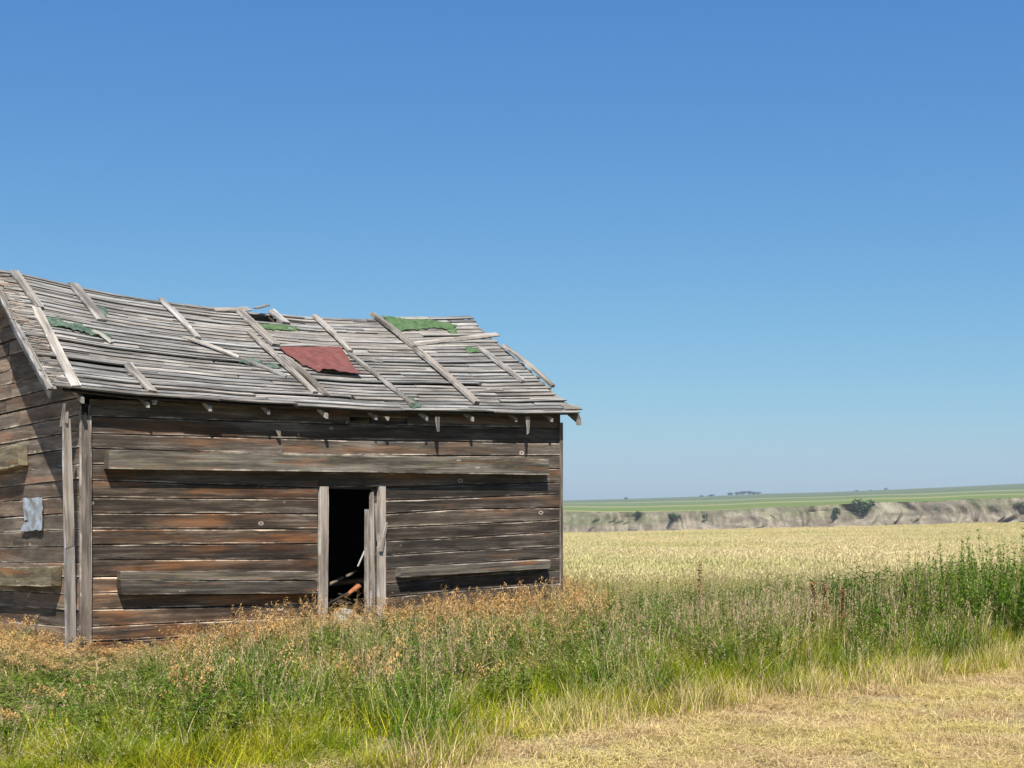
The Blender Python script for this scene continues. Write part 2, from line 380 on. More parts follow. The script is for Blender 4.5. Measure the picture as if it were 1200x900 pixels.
def prism(mb, f, prof, d0, d1):
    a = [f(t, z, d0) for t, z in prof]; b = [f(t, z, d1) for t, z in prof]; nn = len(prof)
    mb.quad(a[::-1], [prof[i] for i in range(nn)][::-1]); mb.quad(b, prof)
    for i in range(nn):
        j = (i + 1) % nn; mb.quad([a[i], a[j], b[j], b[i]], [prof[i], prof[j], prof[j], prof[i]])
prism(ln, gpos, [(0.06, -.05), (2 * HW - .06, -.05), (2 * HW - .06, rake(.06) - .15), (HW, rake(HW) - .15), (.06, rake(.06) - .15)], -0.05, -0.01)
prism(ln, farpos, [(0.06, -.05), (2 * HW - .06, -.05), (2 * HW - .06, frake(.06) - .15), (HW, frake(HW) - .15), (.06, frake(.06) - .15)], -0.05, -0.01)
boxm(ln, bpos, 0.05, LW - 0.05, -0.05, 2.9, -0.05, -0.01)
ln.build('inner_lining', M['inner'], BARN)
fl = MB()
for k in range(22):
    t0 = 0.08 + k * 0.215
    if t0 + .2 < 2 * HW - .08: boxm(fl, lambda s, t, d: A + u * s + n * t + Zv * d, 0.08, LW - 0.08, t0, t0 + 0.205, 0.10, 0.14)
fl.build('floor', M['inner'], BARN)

# ---- roof ----
CH = 0.003
rb = MB(); NR = 29
hole = lambda s, t: 2.55 < s < 3.05 and t > 0.9
hs0, ht0 = roof_st(296, 378); hs1, _ = roof_st(322, 378)
for i in range(NR):
    t0, t1 = i / NR, (i + 1) / NR; s = SMIN(t0) + U(-0.03, 0.03); end = SMAX + U(-0.05, 0.05)
    if i == 0: end = SMAX + 0.02
    while s < end - 0.05:
        Ln = random.choice([U(0.9, 1.7), U(1.8, 3.2), U(2.4, 4.2)]); e = min(s + Ln, end)
        if end - e < 0.3: e = end
        segs = [(s, e)]
        if t0 > 0.87:                                 # the hole under the ridge
            segs = []
            if s < hs0 - .02: segs.append((s, min(e, hs0)))
            if e > hs1 + .1: segs.append((max(s, hs1), e))
        for a, b in segs:
            if b - a < 0.06: continue
            g0, g1 = U(-0.001, 0.0025), U(0.001, 0.005); lift = U(0, 0.014); sk = U(-0.0035, 0.0035)
            if R() < 0.12: lift += U(0.01, 0.025); sk = U(-0.01, 0.01)
            L0 = lambda q: t0 + g0 + sk * (q - a) / max(b - a, .1); L1 = lambda q: t1 - g1 + sk * (q - a) / max(b - a, .1)
            f_ = lambda q, v_, d: roof(q, v_ / SL, d)
            board(rb, f_, a + 0.004, b - 0.004, lambda q: L0(q) * SL, lambda q: L1(q) * SL, 0.018, 0.02, (lift + U(0, .012), lift * .5 + U(-.004, .003)), rough=0.007, cap=0.06)
            if R() < 0.5 and b - a > 0.8:             # a strip split away along the edge
                c0 = U(a, b - .6); c1 = c0 + U(.3, .6)
                ct = t0 + U(-.004, .022); board(rb, f_, c0, c1, lambda q: ct * SL, lambda q: (ct + 0.009) * SL, 0.012, 0.04, (0.006, 0), rough=0.008, cap=0.06)
        s = e
rb.build('roof_boards', M['roof'], BARN)
sh = MB()
for k in range(64):
    t = k / 64 + U(-.004, .004)
    for j in range(2):
        a0 = SMIN(t) + U(-.02, .01) + j * U(.05, .11); f_ = lambda q, v_, d: roof(q, v_ / SL, d)
        if t < .99: board(sh, f_, a0, a0 + U(.08, .15), lambda q: t * SL, lambda q: (t + U(.014, .019)) * SL, .010, .035, (U(.004, .018), U(-.002, .006)), seg=2, rough=.01, cap=.12)
CH = 0.011
sh.build('shingle_edge', M['shingle'], BARN)
ub = MB()                                             # dark sheet added under the roof boards to stop light leaking through gaps
def light_block(a, b, t0, t1):
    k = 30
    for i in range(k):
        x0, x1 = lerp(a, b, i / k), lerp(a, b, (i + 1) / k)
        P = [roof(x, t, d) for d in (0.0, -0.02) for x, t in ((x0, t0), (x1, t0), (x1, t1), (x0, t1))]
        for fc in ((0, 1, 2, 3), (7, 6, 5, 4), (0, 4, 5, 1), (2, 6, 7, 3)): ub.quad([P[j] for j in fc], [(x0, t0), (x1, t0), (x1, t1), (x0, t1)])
light_block(-0.30, SMAX - 0.04, 0.012, 0.87); light_block(-0.15, hs0 + 0.02, 0.87, 0.985); light_block(hs1 - 0.02, SMAX - 0.06, 0.87, 0.985)
ub.build('roof_light_block', M['inner'], BARN)
rbk = MB()
def roofb(s, e, d):
    t = 1 - e / SL; P = roof(s, t, 0); off = (-OV + t * (HW + OV)); P = P + n * (2 * (HW - off))
    return P + (Zv * math.cos(sl) + n * math.sin(sl)) * d
for i in range(NR):
    board(rbk, roofb, SMIN(1 - i / NR) + U(-.02, .02), SMAX - U(0, .05), lambda q: i * SL / NR + .004, lambda q: (i + 1) * SL / NR - .003, 0.03, 0.0, (0, U(0, .01)), seg=26)
for i in range(30):
    x0, x1 = lerp(-0.2, SMAX - .05, i / 30), lerp(-0.2, SMAX - .05, (i + 1) / 30)
    rbk.quad([roofb(x0, 0, -.01), roofb(x1, 0, -.01), roofb(x1, SL, -.01), roofb(x0, SL, -.01)], [(0, 0)] * 4)
rbk.build('roof_boards', M['roof'], BARN)
# rafters seen through the hole and rafter tails under the eave
for px in (97, 175, 248, 317, 383, 443, 502, 555, 607, 648):
    s = s_at(px, -OV); r = MB(); ln_ = U(0.02, 0.07)
    p0 = roof(s, -0.01 + U(0, .02), -0.03) - Zv * 0.075; p1 = roof(s, 0.16, -0.03) - Zv * 0.095
    bar(r, p0, p1, u, Zv, U(0.035, 0.045), 0.06, 2, 0.002); r.build('rafter_tail', M['batten'], BARN)
for px, py, h in ((502, 497, .20), (608, 497, .24), (322, 513, 0.07), (172, 478, .05), (443, 497, .05)):      # pale splinters hanging below the tails
    r = MB(); P = front(px, py - 8, 0.20 if px != 322 else 0.08)
    bar(r, P, P - Zv * h + u * U(-.02, .02), u, -n, 0.07, 0.012, 3, 0.01, 0.45); r.build('splinter', M['batten'], BARN)
for s in [0.25 + 0.6 * k for k in range(12)]:
    r = MB(); bar(r, roof(s, 0.17, -0.03) - Zv * .09, roof(s, 0.985, -0.03) - Zv * .09, u, Zv, .04, .07, 6, .001); r.build('rafter', M['inner'], BARN)
# rake board, near end
r = MB()
for t0, t1, o in ((-0.01, 0.52, 0.0), (0.525, 1.01, 0.004)):
    P = [roof(SMIN(t) - 0.035 + o, t, 0.03) for t in (t0, t1)]
    bar(r, P[0] - Zv * 0.02, P[1] - Zv * 0.02, u, RN, 0.10, 0.022, 8, 0.004)
    bar(r, P[0] - RN * 0.12, P[1] - RN * 0.12, u, RN, 0.024, 0.14, 8, 0.003)
r.build('rake_board', M['batten'], BARN)
r = MB()
P0, P1 = roof(SMIN(0) - .02, -0.01, 0.0), roof(SMIN(1) - .02, 1.0, 0.0)
mir = lambda P: P + n * (2 * (n.dot(A + n * HW - P)))
bar(r, mir(P0) - Zv * .1, mir(P1) - Zv * .1, u, Zv, 0.03, 0.14, 8, 0.003); r.build('rake_board', M['batten'], BARN)
r = MB(); P0 = roof(SMAX + 0.01, -0.01, -0.12); P1 = roof(SMAX, 0.99, -0.10)
bar(r, P0, P1, u, RN, 0.024, 0.12, 8, 0.003); bar(r, mir(P0), mir(P1), u, RN, 0.024, 0.10, 8, 0.003); r.build('rake_board', M['batten'], BARN)
r = MB(); P = roof(SMAX + 0.03, -0.015, -0.15); bar(r, P, P + Zv * 0.11 + n * .01, u, -n, 0.06, 0.05, 2, .006); r.build('eave_block', M['batten'], BARN); r = MB(); bar(r, roof(SMAX - .22, .04, .05), roof(SMAX + .07, .035, .05), n + Zv * .6, RN, .13, .02, 3, .008); r.build('loose_board', M['batten'], BARN)

# battens running up the roof, from image corners (x0, y0) to (x1, y1)
BT = [((41, 366), (88, 459), .11, .035), ((15, 324), (46, 367), .10, .05), ((84, 338), (118, 381), .13, .04), ((107, 393), (130, 407), .05, .03), ((147, 432), (178, 465), .12, .04),
      ((186, 355), (231, 401), .08, .04), ((212, 400), (278, 424), .07, .03), ((280, 425), (334, 446), .06, .04),
      ((279, 370), (322, 410), .12, .05), ((290, 394), (368, 466), .08, .05), ((333, 424), (381, 468), .10, .04), ((316, 369), (334, 384), .12, .05),
      ((367, 375), (409, 417), .08, .05), ((409, 420), (482, 479), .07, .05), ((434, 373), (484, 412), .10, .06), ((485, 414), (557, 478), .11, .07),
      ((560, 412), (611, 452), .09, .05), ((588, 410), (646, 458), .08, .06)]
for (x0, y0), (x1, y1), w, th in BT:
    s0, t0 = roof_st(x0, y0); s1, t1 = roof_st(x1, y1)
    r = MB(); p0, p1 = roof(s0, t0, 0.055), roof(s1, t1, 0.055); ax = (p1 - p0).normalized(); sd_ = ax.cross(RN)
    bar(r, p0, p1, sd_, RN, w, th * .7, max(4, int((p1 - p0).length / .2)), 0.010, U(.8, 1.1), bow=U(-.008, .02))
    r.build('batten', M['batten'], BARN)
# loose boards: (from, to) across the roof
for (x0, y0), (x1, y1), w, th, d in [((476, 408), (582, 396), .10, .02, .05), ((250, 368), (291, 368), .10, .018, .07), ((424, 424), (447, 429), .05, .02, .06),
        ((325, 409), (366, 409), .05, .02, .05), ((296, 369), (313, 367), .04, .015, .12), ((545, 462), (587, 461), .06, .02, .05), ((458, 377), (500, 377), .08, .02, .05)]:
    s0, t0 = roof_st(x0, y0); s1, t1 = roof_st(x1, y1); r = MB(); p0, p1 = roof(s0, t0, d * .8), roof(s1, t1, d)
    bar(r, p0, p1, (p1 - p0).normalized().cross(RN), RN, w, th, 5, 0.008); r.build('loose_board', M['batten'], BARN)

def sheet(name, mat, poly, d=0.06, wr=0.012, fray=0.0, th=0.004):
    """a thin sheet lying on the roof, its outline given as image corners; filled as a crumpled grid"""
    st = [roof_st(*p) for p in poly]; mb = MB()
    s0, s1 = min(p[0] for p in st), max(p[0] for p in st); t0, t1 = min(p[1] for p in st), max(p[1] for p in st)
    def inside(s, t):
        c = False; j = len(st) - 1
        for i in range(len(st)):
            (a, b), (a2, b2) = st[i], st[j]
            if (b > t) != (b2 > t) and s < (a2 - a) * (t - b) / (b2 - b) + a: c = not c
            j = i
        return c
    nx, ny = max(8, int((s1 - s0) / 0.02)), max(6, int((t1 - t0) * SL / 0.02))
    def P(i, j, dd=0):
        s, t = lerp(s0, s1, i / nx), lerp(t0, t1, j / ny)
        h = d + wr * (nz(s * 9, t * 26, 3) + .6 * nz(s * 22, t * 60, 1)) + dd
        return roof(s, t, h)
    for i in range(nx):
        for j in range(ny):
            s, t = lerp(s0, s1, (i + .5) / nx), lerp(t0, t1, (j + .5) / ny)
            fs = fray * nz(s * 14, t * 40, 5); ft = fray * nz(s * 14, t * 40, 8) / SL
            if inside(s + fs, t + ft):
                mb.quad([P(i, j), P(i + 1, j), P(i + 1, j + 1), P(i, j + 1)]); mb.quad([P(i, j + 1, -th), P(i + 1, j + 1, -th), P(i + 1, j, -th), P(i, j, -th)])
    return mb.build(name, mat, BARN, smooth=False)
def tinsheet():
    st = [roof_st(*p) for p in ((325, 412), (397, 411), (421, 447), (361, 440))]
    mb = MB(); nx, ny = 26, 14
    def P(a, b, dd=0):
        s = lerp(lerp(st[0][0], st[1][0], a), lerp(st[3][0], st[2][0], a), b); t = lerp(lerp(st[0][1], st[1][1], a), lerp(st[3][1], st[2][1], a), b)
        h = 0.075 + .02 * nz(a * 2.5, b * 2.5, 2) + (.05 * (b - .75) / .25 if b > .75 and a > .2 else 0) + .012 * nz(a * 8, b * 5, 7)
        return roof(s, t, h + dd)
    for i in range(nx):
        for j in range(ny):
            q = [(i / nx, j / ny), ((i + 1) / nx, j / ny), ((i + 1) / nx, (j + 1) / ny), (i / nx, (j + 1) / ny)]
            if j > ny - 4 and i < 5 - (ny - j): continue
            mb.quad([P(*c) for c in q]); mb.quad([P(*c, -.003) for c in q[::-1]])
    a = mb.build('tin_sheet', M['red'], None, smooth=False); tag(a, 'dull red painted tin sheet lying bent on the middle of the grey board roof', 'tin sheet')
tinsheet()
sheet('roofing_felt', M['green'], [(446, 374), (462, 376), (478, 379), (500, 378), (520, 382), (534, 385), (528, 390), (505, 388), (480, 391), (462, 392), (455, 384)], .065, .014, .03)
sheet('roofing_felt', M['green'], [(298, 384), (320, 384), (345, 387), (352, 391), (330, 391), (303, 390)], .06, .014, .03)
sheet('roofing_felt', M['green'], [(520, 386), (530, 388), (536, 395), (527, 396)], .06, .014, .02)
sheet('roofing_felt', M['green'], [(546, 411), (562, 410), (560, 417), (545, 417)], .06, .014, .03)
sheet('roofing_felt', M['darkfelt'], [(54, 379), (66, 377), (72, 382), (90, 386), (108, 391), (130, 399), (128, 403), (106, 398), (84, 392), (56, 386)], .07, .03, .03)
sheet('roofing_felt', M['darkfelt'], [(268, 424), (284, 423), (300, 427), (322, 431), (328, 436), (300, 434), (284, 431)], .06, .025, .03)
sheet('roofing_felt', M['darkfelt'], [(474, 470), (482, 470), (492, 481), (484, 483), (478, 480)], .06, .014, .02)
sheet('roofing_felt', M['darkfelt'], [(107, 361), (120, 362), (127, 373), (118, 377)], .05, .014, .03)

# ---- corner boards ----
r = MB(); P0, P1 = front(97.5, 790, 0.03), front(98, 487, 0.03)
bar(r, P0, P1, u, -n, 0.135, 0.04, 8, 0.004, 0.95, bow=0.01)
for k, h in ((-.05, .10), (0, .03), (.05, .12)): bar(r, P1 + u * k - Zv * .01, P1 + u * k * 1.05 + Zv * h, u, -n, 0.03, 0.03, 2, .002, .2)
r.build('corner_board', M['trim'], BARN)
r = MB()
def gpt(px, py, d):
    k_ = (px - CX) / F; O = A - u * d; t = (k_ * O.y - O.x) / (n.x - k_ * n.y); P = gpos(t, 0, d); P.z = z_at(py, P.y); return P
bar(r, gpt(82.5, 792, 0.07), gpt(80.5, 640, 0.18), u, -n, .12, .03, 5, .006); bar(r, gpt(80.6, 641, .18), gpt(77, 492, .28), u, -n, .12, .03, 6, .008, .75)
bar(r, gpt(73.5, 500, .27), gpt(77, 473, .28), n, -u, .04, .03, 2, .003, .2); bar(r, gpt(79, 496, .27), gpt(80, 483, .27), n, -u, .05, .03, 2, .003, .3)
r.build('corner_board', M['post'], BARN)
r = MB(); bar(r, fpos(LW + .0, 0, .0), fpos(LW + .0, 2.95, .0), u, -n, 0.05, 0.045, 8, 0.004); r.build('corner_board', M['trim'], BARN)
# ---- timbers nailed across the walls ----
def timber(pa, pb, h, d, mat, base=0.03):
    r = MB(); a, b = front(pa[0], pa[1], base), front(pb[0], pb[1], base)
    bar(r, a, b, Zv, -n, h, d, 16, 0.006, U(.95, 1.02)); return r.build('timber', mat, BARN)
timber((121, 538.5), (635, 547.5), .22, .13, M['beam']); 
timber((136, 688), (365, 687.5), .155, .11, M['beam_dark']); timber((136, 674.3), (365, 673.8), .105, .09, M['beam']); timber((462, 670.5), (637, 660.5), .125, .12, M['beam'])
def gtimber(pa, pb, h, d, mat):
    r = MB(); bar(r, gpt(*pa, 0.045), gpt(*pb, 0.045), Zv, -u, h, d, 14, .01); return r.build('timber', mat, BARN)
gtimber((32, 533), (-50, 551), .27, .12, M['lichen']); gtimber((72, 675), (-55, 676), .23, .12, M['lichen'])
# tin patch on the gable
mb = MB()
def tp(a, b, dd=0):
    x = lerp(32 + 2 * b, 55, a) + nz(b * 5, a * 2) * 1.2; y = lerp(584, 622, b) - a * 1 - nz(a * 5) * 1.5
    if b > .75 and a < .55: x -= 4.5 * (b - .75) / .25 * (1 - a); y += 0.5
    t = t_at(x); P = gpos(t, 0, 0.055 + .018 * nz(a * 3, b * 3, 4) + (0.03 * (b - .75) if b > .75 else 0) + dd); P.z = z_at(y, P.y); return P
for i in range(12):
    for j in range(16):
        if 0.66 < (j + .5) / 16 < 0.74 and (i + .5) / 12 < 0.2: continue
        q = [(i / 12, j / 16), ((i + 1) / 12, j / 16), ((i + 1) / 12, (j + 1) / 16), (i / 12, (j + 1) / 16)]
        mb.quad([tp(*c) for c in q][::-1]); mb.quad([tp(*c, -.003) for c in q])
mb.build('tin_patch', M['tin'], BARN)
# ---- door frame ----
fr = MB()
def vb(px, y0, y1, w, d0, th, mat, tp_=1.0, lean=0, name='door_post'):
    r = MB(); bar(r, front(px, y0, d0), front(px + lean, y1, d0), u, -n, w, th, 9, 0.005, tp_); return r.build(name, mat, BARN)
vb(376.5, 765, 570, .125, .0, .05, M['post'], 1.0, 1.5)
vb(445.5, 765, 570, .115, .0, .055, M['post'], .9, 0); vb(437, 765, 577, .06, -.03, .05, M['post'], .6, -1.5, 'splintered_board'); vb(431.5, 765, 597, .045, -.06, .05, M['post'], .9, 0, 'splintered_board')
r = MB(); bar(r, front(442.5, 646, .07), front(449.5, 612, .065), u, -n, .05, .02, 5, .004, .5); bar(r, front(438, 590, .03), front(439.5, 634, .03), u, -n, .025, .02, 4, .004, .3); r.build('splinter', M['post'], BARN)

# ---- things at and behind the doorway ----
def loose(name, label, cat, pts, w, th, mat, group=None):
    r = MB()
    for a, b in pts:
        d = (b - a).normalized(); sd_ = d.cross(Zv).normalized(); bar(r, a, b, sd_, sd_.cross(d), w, th, 4, .003)
    o = r.build(name, mat); tag(o, label, cat, group); return o
def inside(px, py, dep):
    k = (px - CX) / F; P = A + n * dep; s = (k * P.y - P.x) / (u.x - k * u.y); P = P + u * s; P.z = z_at(py, P.y); return P
loose('fallen_board', 'thin pale board slanting across the dark doorway from its left side', 'board', [(inside(376, 691, .5), inside(402, 677, .8))], .045, .02, M['fallen'], 'fallen boards inside the doorway')
loose('fallen_board', 'short grey board propped steeply inside the doorway near its right side', 'board', [(inside(420, 664, .35), inside(428, 646, .3))], .03, .02, M['post'], 'fallen boards inside the doorway')
loose('fallen_board', 'short grey board end lying in the dark above the orange piece', 'board', [(inside(406, 676, .55), inside(417, 670, .7))], .03, .02, M['beam'], 'fallen boards inside the doorway')
mb = MB(); c0, c1 = inside(403, 700, .30), inside(420, 687, .45); ax = (c1 - c0).normalized(); sx = ax.cross(Zv).normalized(); sy = sx.cross(ax)
for i in range(8):
    for j in range(12):
        def q(i, j):
            a = i / 8; rr = 0.040 * (0.25 + 0.9 * a ** .6) * (1 if a < .99 else .9); th = j / 12 * 2 * math.pi
            return c0.lerp(c1, a) + sx * rr * math.cos(th) + sy * rr * 0.8 * math.sin(th)
        mb.quad([q(i, j), q(i + 1, j), q(i + 1, j + 1), q(i, j + 1)])
mb.quad([c1 + sx * .05 * math.cos(j / 12 * 6.283) + sy * .04 * math.sin(j / 12 * 6.283) for j in range(12)])
o = mb.build('clay_pipe', M['orange'], smooth=True); tag(o, 'short orange brown piece of pipe lying just inside the doorway', 'pipe')
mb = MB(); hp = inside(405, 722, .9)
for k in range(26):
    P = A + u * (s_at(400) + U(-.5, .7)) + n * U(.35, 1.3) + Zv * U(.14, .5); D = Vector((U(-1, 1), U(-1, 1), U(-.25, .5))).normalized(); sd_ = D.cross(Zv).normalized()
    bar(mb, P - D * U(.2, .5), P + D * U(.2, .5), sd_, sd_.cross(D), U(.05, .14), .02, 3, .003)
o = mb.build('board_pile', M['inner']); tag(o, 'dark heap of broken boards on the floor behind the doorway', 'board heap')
# pale rock at the threshold
mb = MB(); cen = front(398, 742, 0.12); cen.z = 0.17; ni, nj = 28, 18
def rk(i, j):
    th = i / ni * 2 * math.pi; ph = j / nj * math.pi; d = Vector((math.sin(ph) * math.cos(th), math.sin(ph) * math.sin(th), math.cos(ph)))
    k = 1 + .38 * nz(d.x * 1.8 + 4, d.y * 1.8, d.z * 1.8) + .16 * nz(d.x * 6, d.y * 6, d.z * 6)
    return cen + (u * (d.dot(u) * .22) + n * (d.dot(n) * .16) + Zv * d.z * .24) * k
for i in range(ni):
    for j in range(nj):
        mb.quad([rk(i, j), rk(i, j + 1), rk(i + 1, j + 1), rk(i + 1, j)])
o = mb.build('rock', M['rock']); tag(o, 'pale grey rock in the grass on the threshold of the barn doorway', 'rock')

# ------------------------------------------------------------------ the land
EDGE = 150.0
def zg(x, y):
    z = 0.03 * nz(x * .35, y * .35) + 0.02 * nz(x * 1.3, y * 1.3, 4)
    if y > 20:
        c = min(1.4, max(-.5, (x - 5) / 48)); e = min(y, 400)
        z -= (e - 20) / 130 * (2.25 - 1.15 * c)
    if y > EDGE + 4: z -= 0.6 * (y - EDGE - 4)
    return max(z, -32)
def mow(x):                                  # edge of the mown strip
    return interp([(-6, 8.0), (-2.2, 9.0), (-.46, 9.8), (0, 10.9), (1.5, 12.6), (3.2, 13.75), (5.5, 15.7), (12, 21)], x, True) + .35 * nz(x * 1.1, 3) + .15 * nz(x * 4, 8)
def grid(name, mat, xs, ys, fz, smooth=True):
    me = bpy.data.meshes.new(name); nx = len(xs)
    v = [(x, y, fz(x, y)) for y in ys for x in xs]
    f = [(j * nx + i, j * nx + i + 1, (j + 1) * nx + i + 1, (j + 1) * nx + i) for j in range(len(ys) - 1) for i in range(nx - 1)]
    me.from_pydata(v, [], f); me.materials.append(mat)
    me.polygons.foreach_set('use_smooth', [smooth] * len(f)); o = bpy.data.objects.new(name, me); COL.objects.link(o); return o
m, nt, nodes, L = newmat('dry_grassland_soil')
ge = N(nt, 'ShaderNodeNewGeometry'); P_ = ge.outputs['Position']
a = noise_(nt, P_, 0.9, 6, .65); b = noise_(nt, P_, 26, 6, .7)
c = ramp(nt, b, [(.3, (.20, .15, .08)), (.5, (.36, .28, .155)), (.7, (.52, .42, .25))])
c = mixc(nt, ramp(nt, a, [(.45, 0), (.65, .4)]), c, (.24, .19, .09))
sp = N(nt, 'ShaderNodeSeparateXYZ'); L.new(P_, sp.inputs[0])
far = ramp(nt, math_(nt, 'DIVIDE', sp.outputs[1], 40), [(.45, 0), (.62, 1)])
fc = mixc(nt, noise_(nt, scalev(nt, P_, (.03, .25, 1)), 1.0, 6, .6), (.30, .23, .085), (.46, .36, .16))
c = mixc(nt, far, c, fc)
bp = N(nt, 'ShaderNodeBump'); bp.inputs['Strength'].default_value = .9; bp.inputs['Distance'].default_value = .05; L.new(b, bp.inputs['Height'])
p = N(nt, 'ShaderNodeBsdfPrincipled'); p.inputs['Roughness'].default_value = .95; p.inputs['Specular IOR Level'].default_value = .1
L.new(c, p.inputs[0]); L.new(bp.outputs[0], p.inputs['Normal']); o_ = N(nt, 'ShaderNodeOutputMaterial'); L.new(p.outputs[0], o_.inputs[0])
M['ground'] = m
def steps(*seg):
    out = [seg[0][0]]
    for a, b, s in seg:
        k = max(1, round((b - a) / s)); out += [lerp(a, b, (i + 1) / k) for i in range(k)]
    return out
xs = steps((-1500, -200, 100), (-200, -20, 12), (-20, 24, .5), (24, 200, 8), (200, 1500, 100)); ys = steps((-200, 0, 20), (0, 30, .5), (30, 160, 3), (160, 230, 8), (230, 960, 90))
o = grid('ground', M['ground'], xs, ys, zg); tag(o, 'dry ground sloping gently down to the edge of the valley', 'ground', kind='structure')

# badlands across the valley
def rimz(x): px = CX + F * x / 900; return z_at(interp([(560, 603), (660, 600), (760, 600), (850, 597), (930, 593), (1000, 591), (1080, 588), (1130, 585), (1200, 583), (1300, 580)], px, True), 900) + 1.0 * nz(x * .02, 5)
def rimy(x): return 900 + 22 * nz(x * .012, 1) + 14 * nz(x * .035, 7) + 8 * abs(nz(x * .08, 2))
def cliff_pt(x, v):                          # v 0 at the rim, 1 at the valley floor
    z = lerp(rimz(x), -30, v); xs_ = x + 30 * v * nz(x * .006, 40) + 12 * nz(x * .02, v * 3, 8)
    rg = lambda f, k: 1 - 2 * abs(nz(xs_ * f, k + v * .5, z * .01))
    amp = min(1, v * 8)
    y = rimy(x) - 42 * v ** 1.05 - amp * (11 * (rg(.022, 3) - .5) + 8 * (rg(.05, 9) - .5) + 4.5 * (rg(.12, 12) - .5) + 1.6 * (rg(.35, 15) - .5))
    return (x, y, z + amp * 2.2 * nz(x * .045, v * 7, 5) * (1 - v))
m, nt, nodes, L = newmat('badland_clay')
ge = N(nt, 'ShaderNodeNewGeometry'); P_ = ge.outputs['Position']; sp = N(nt, 'ShaderNodeSeparateXYZ'); L.new(P_, sp.inputs[0])
zz = math_(nt, 'MULTIPLY_ADD', noise_(nt, P_, .03, 3), 6.0, sp.outputs[2])
st = noise_(nt, scalev(nt, P_, (.045, .02, .16)), 1.0, 6, .65, .6)
c = ramp(nt, st, [(.36, (.115, .092, .066)), (.5, (.18, .15, .108)), (.62, (.26, .225, .165))])
zr_ = math_(nt, 'ADD', math_(nt, 'MULTIPLY_ADD', sp.outputs[0], -.031, sp.outputs[2]), 6.0)       # height below the rim
zr_ = math_(nt, 'ADD', zr_, math_(nt, 'MULTIPLY_ADD', noise_(nt, scalev(nt, P_, (.02, .01, .05)), 1.0, 5, .6), 9.0, -4.5))
up_ = ramp(nt, math_(nt, 'DIVIDE', math_(nt, 'ADD', zr_, 20), 20), [(.52, 0), (.66, 1)])
br = noise_(nt, scalev(nt, P_, (.05, .03, .09)), 1.0, 6, .65, .5)
c = mixc(nt, up_, c, ramp(nt, br, [(.35, (.095, .077, .055)), (.5, (.155, .13, .095)), (.62, (.25, .225, .155))]))
gr = noise_(nt, scalev(nt, P_, (.028, .012, .04)), 1.0, 7, .65, .5)
c = mixc(nt, math_(nt, 'MULTIPLY', ramp(nt, gr, [(.44, 0), (.56, .85)]), up_), c, (.12, .125, .065))
rl = noise_(nt, scalev(nt, P_, (.32, .05, .10)), 1.0, 6, .7, .4); c = mixc(nt, ramp(nt, rl, [(.36, .55), (.5, 0)]), c, (.07, .06, .042)); c = mixc(nt, ramp(nt, rl, [(.54, 0), (.66, .5)]), c, (.31, .27, .19))
sc = noise_(nt, P_, .26, 6, .75); c = mixc(nt, ramp(nt, sc, [(.56, 0), (.62, .75)]), c, (.065, .08, .038))
p = N(nt, 'ShaderNodeBsdfDiffuse'); L.new(c, p.inputs[0]); o_ = N(nt, 'ShaderNodeOutputMaterial'); L.new(p.outputs[0], o_.inputs[0])
me = bpy.data.meshes.new('badland_cliffs'); X_ = [-260 + i * 1.1 for i in range(800)]; NV = 90
vv = [cliff_pt(x, (j / NV) ** 1.1) for j in range(NV + 1) for x in X_]; k = len(X_)
me.from_pydata(vv, [], [(j * k + i, (j + 1) * k + i, (j + 1) * k + i + 1, j * k + i + 1) for j in range(NV) for i in range(k - 1)])
me.materials.append(m); me.polygons.foreach_set('use_smooth', [True] * len(me.polygons)); o = bpy.data.objects.new('badland_cliffs', me); COL.objects.link(o)
tag(o, 'eroded grey and tan badland slopes on the far side of the valley', 'cliffs', kind='structure')

# farmland behind the rim up to the skyline
SKY = [(400, 589), (660, 586.5), (740, 584.5), (830, 581.5), (900, 578.5), (980, 576.5), (1040, 574), (1120, 570.5), (1200, 566.5), (1320, 562)]
def farm_pt(x0, v):                           # x0: column at the rim, fans out with distance
    Y = 900 * (4200 / 900) ** v; x = x0 * Y / 900
    px = CX + F * x / Y; e = 1 - (1 - v) ** 1.0
    py = lerp(HY - (rimz(x0) - EYE) / 900 * F, interp(SKY, px, True), e)
    if v == 0: return (x0, rimy(x0), rimz(x0))
    return (x, Y + (rimy(x0) - 900) * (1 - v), EYE - (py - HY) / F * Y + 2.5 * nz(x * .002, Y * .002) * v * (1 - v))
m, nt, nodes, L = newmat('farmland')
ge = N(nt, 'ShaderNodeNewGeometry'); P_ = ge.outputs['Position']; sp = N(nt, 'ShaderNodeSeparateXYZ'); L.new(P_, sp.inputs[0])
wob = math_(nt, 'MULTIPLY', math_(nt, 'SUBTRACT', noise_(nt, P_, .0016, 3), .5), 420)
w = math_(nt, 'ADD', math_(nt, 'MULTIPLY_ADD', sp.outputs[0], 1.05, sp.outputs[1]), wob)
cr = ramp(nt, math_(nt, 'DIVIDE', w, 5000), [(0.0, (.26, .235, .10)), (.205, (.30, .27, .12)), (.235, (.095, .14, .04)), (.33, (.10, .15, .045)), (.345, (.20, .21, .085)), (.385, (.21, .21, .09)), (.40, (.085, .13, .045)), (.54, (.09, .135, .05)), (.565, (.20, .20, .10)), (.60, (.20, .20, .10)), (.625, (.06, .10, .045)), (1, (.07, .10, .045))])
cr = mixc(nt, math_(nt, 'MULTIPLY', noise_(nt, scalev(nt, P_, (.02, .004, 1)), 1.0, 5), .35), cr, (.25, .25, .10))
p = N(nt, 'ShaderNodeBsdfDiffuse'); L.new(cr, p.inputs[0]); o_ = N(nt, 'ShaderNodeOutputMaterial'); L.new(p.outputs[0], o_.inputs[0])
me = bpy.data.meshes.new('farmland_hills'); X_ = [-260 + i * 4.4 for i in range(200)]; NV = 50; k = len(X_)
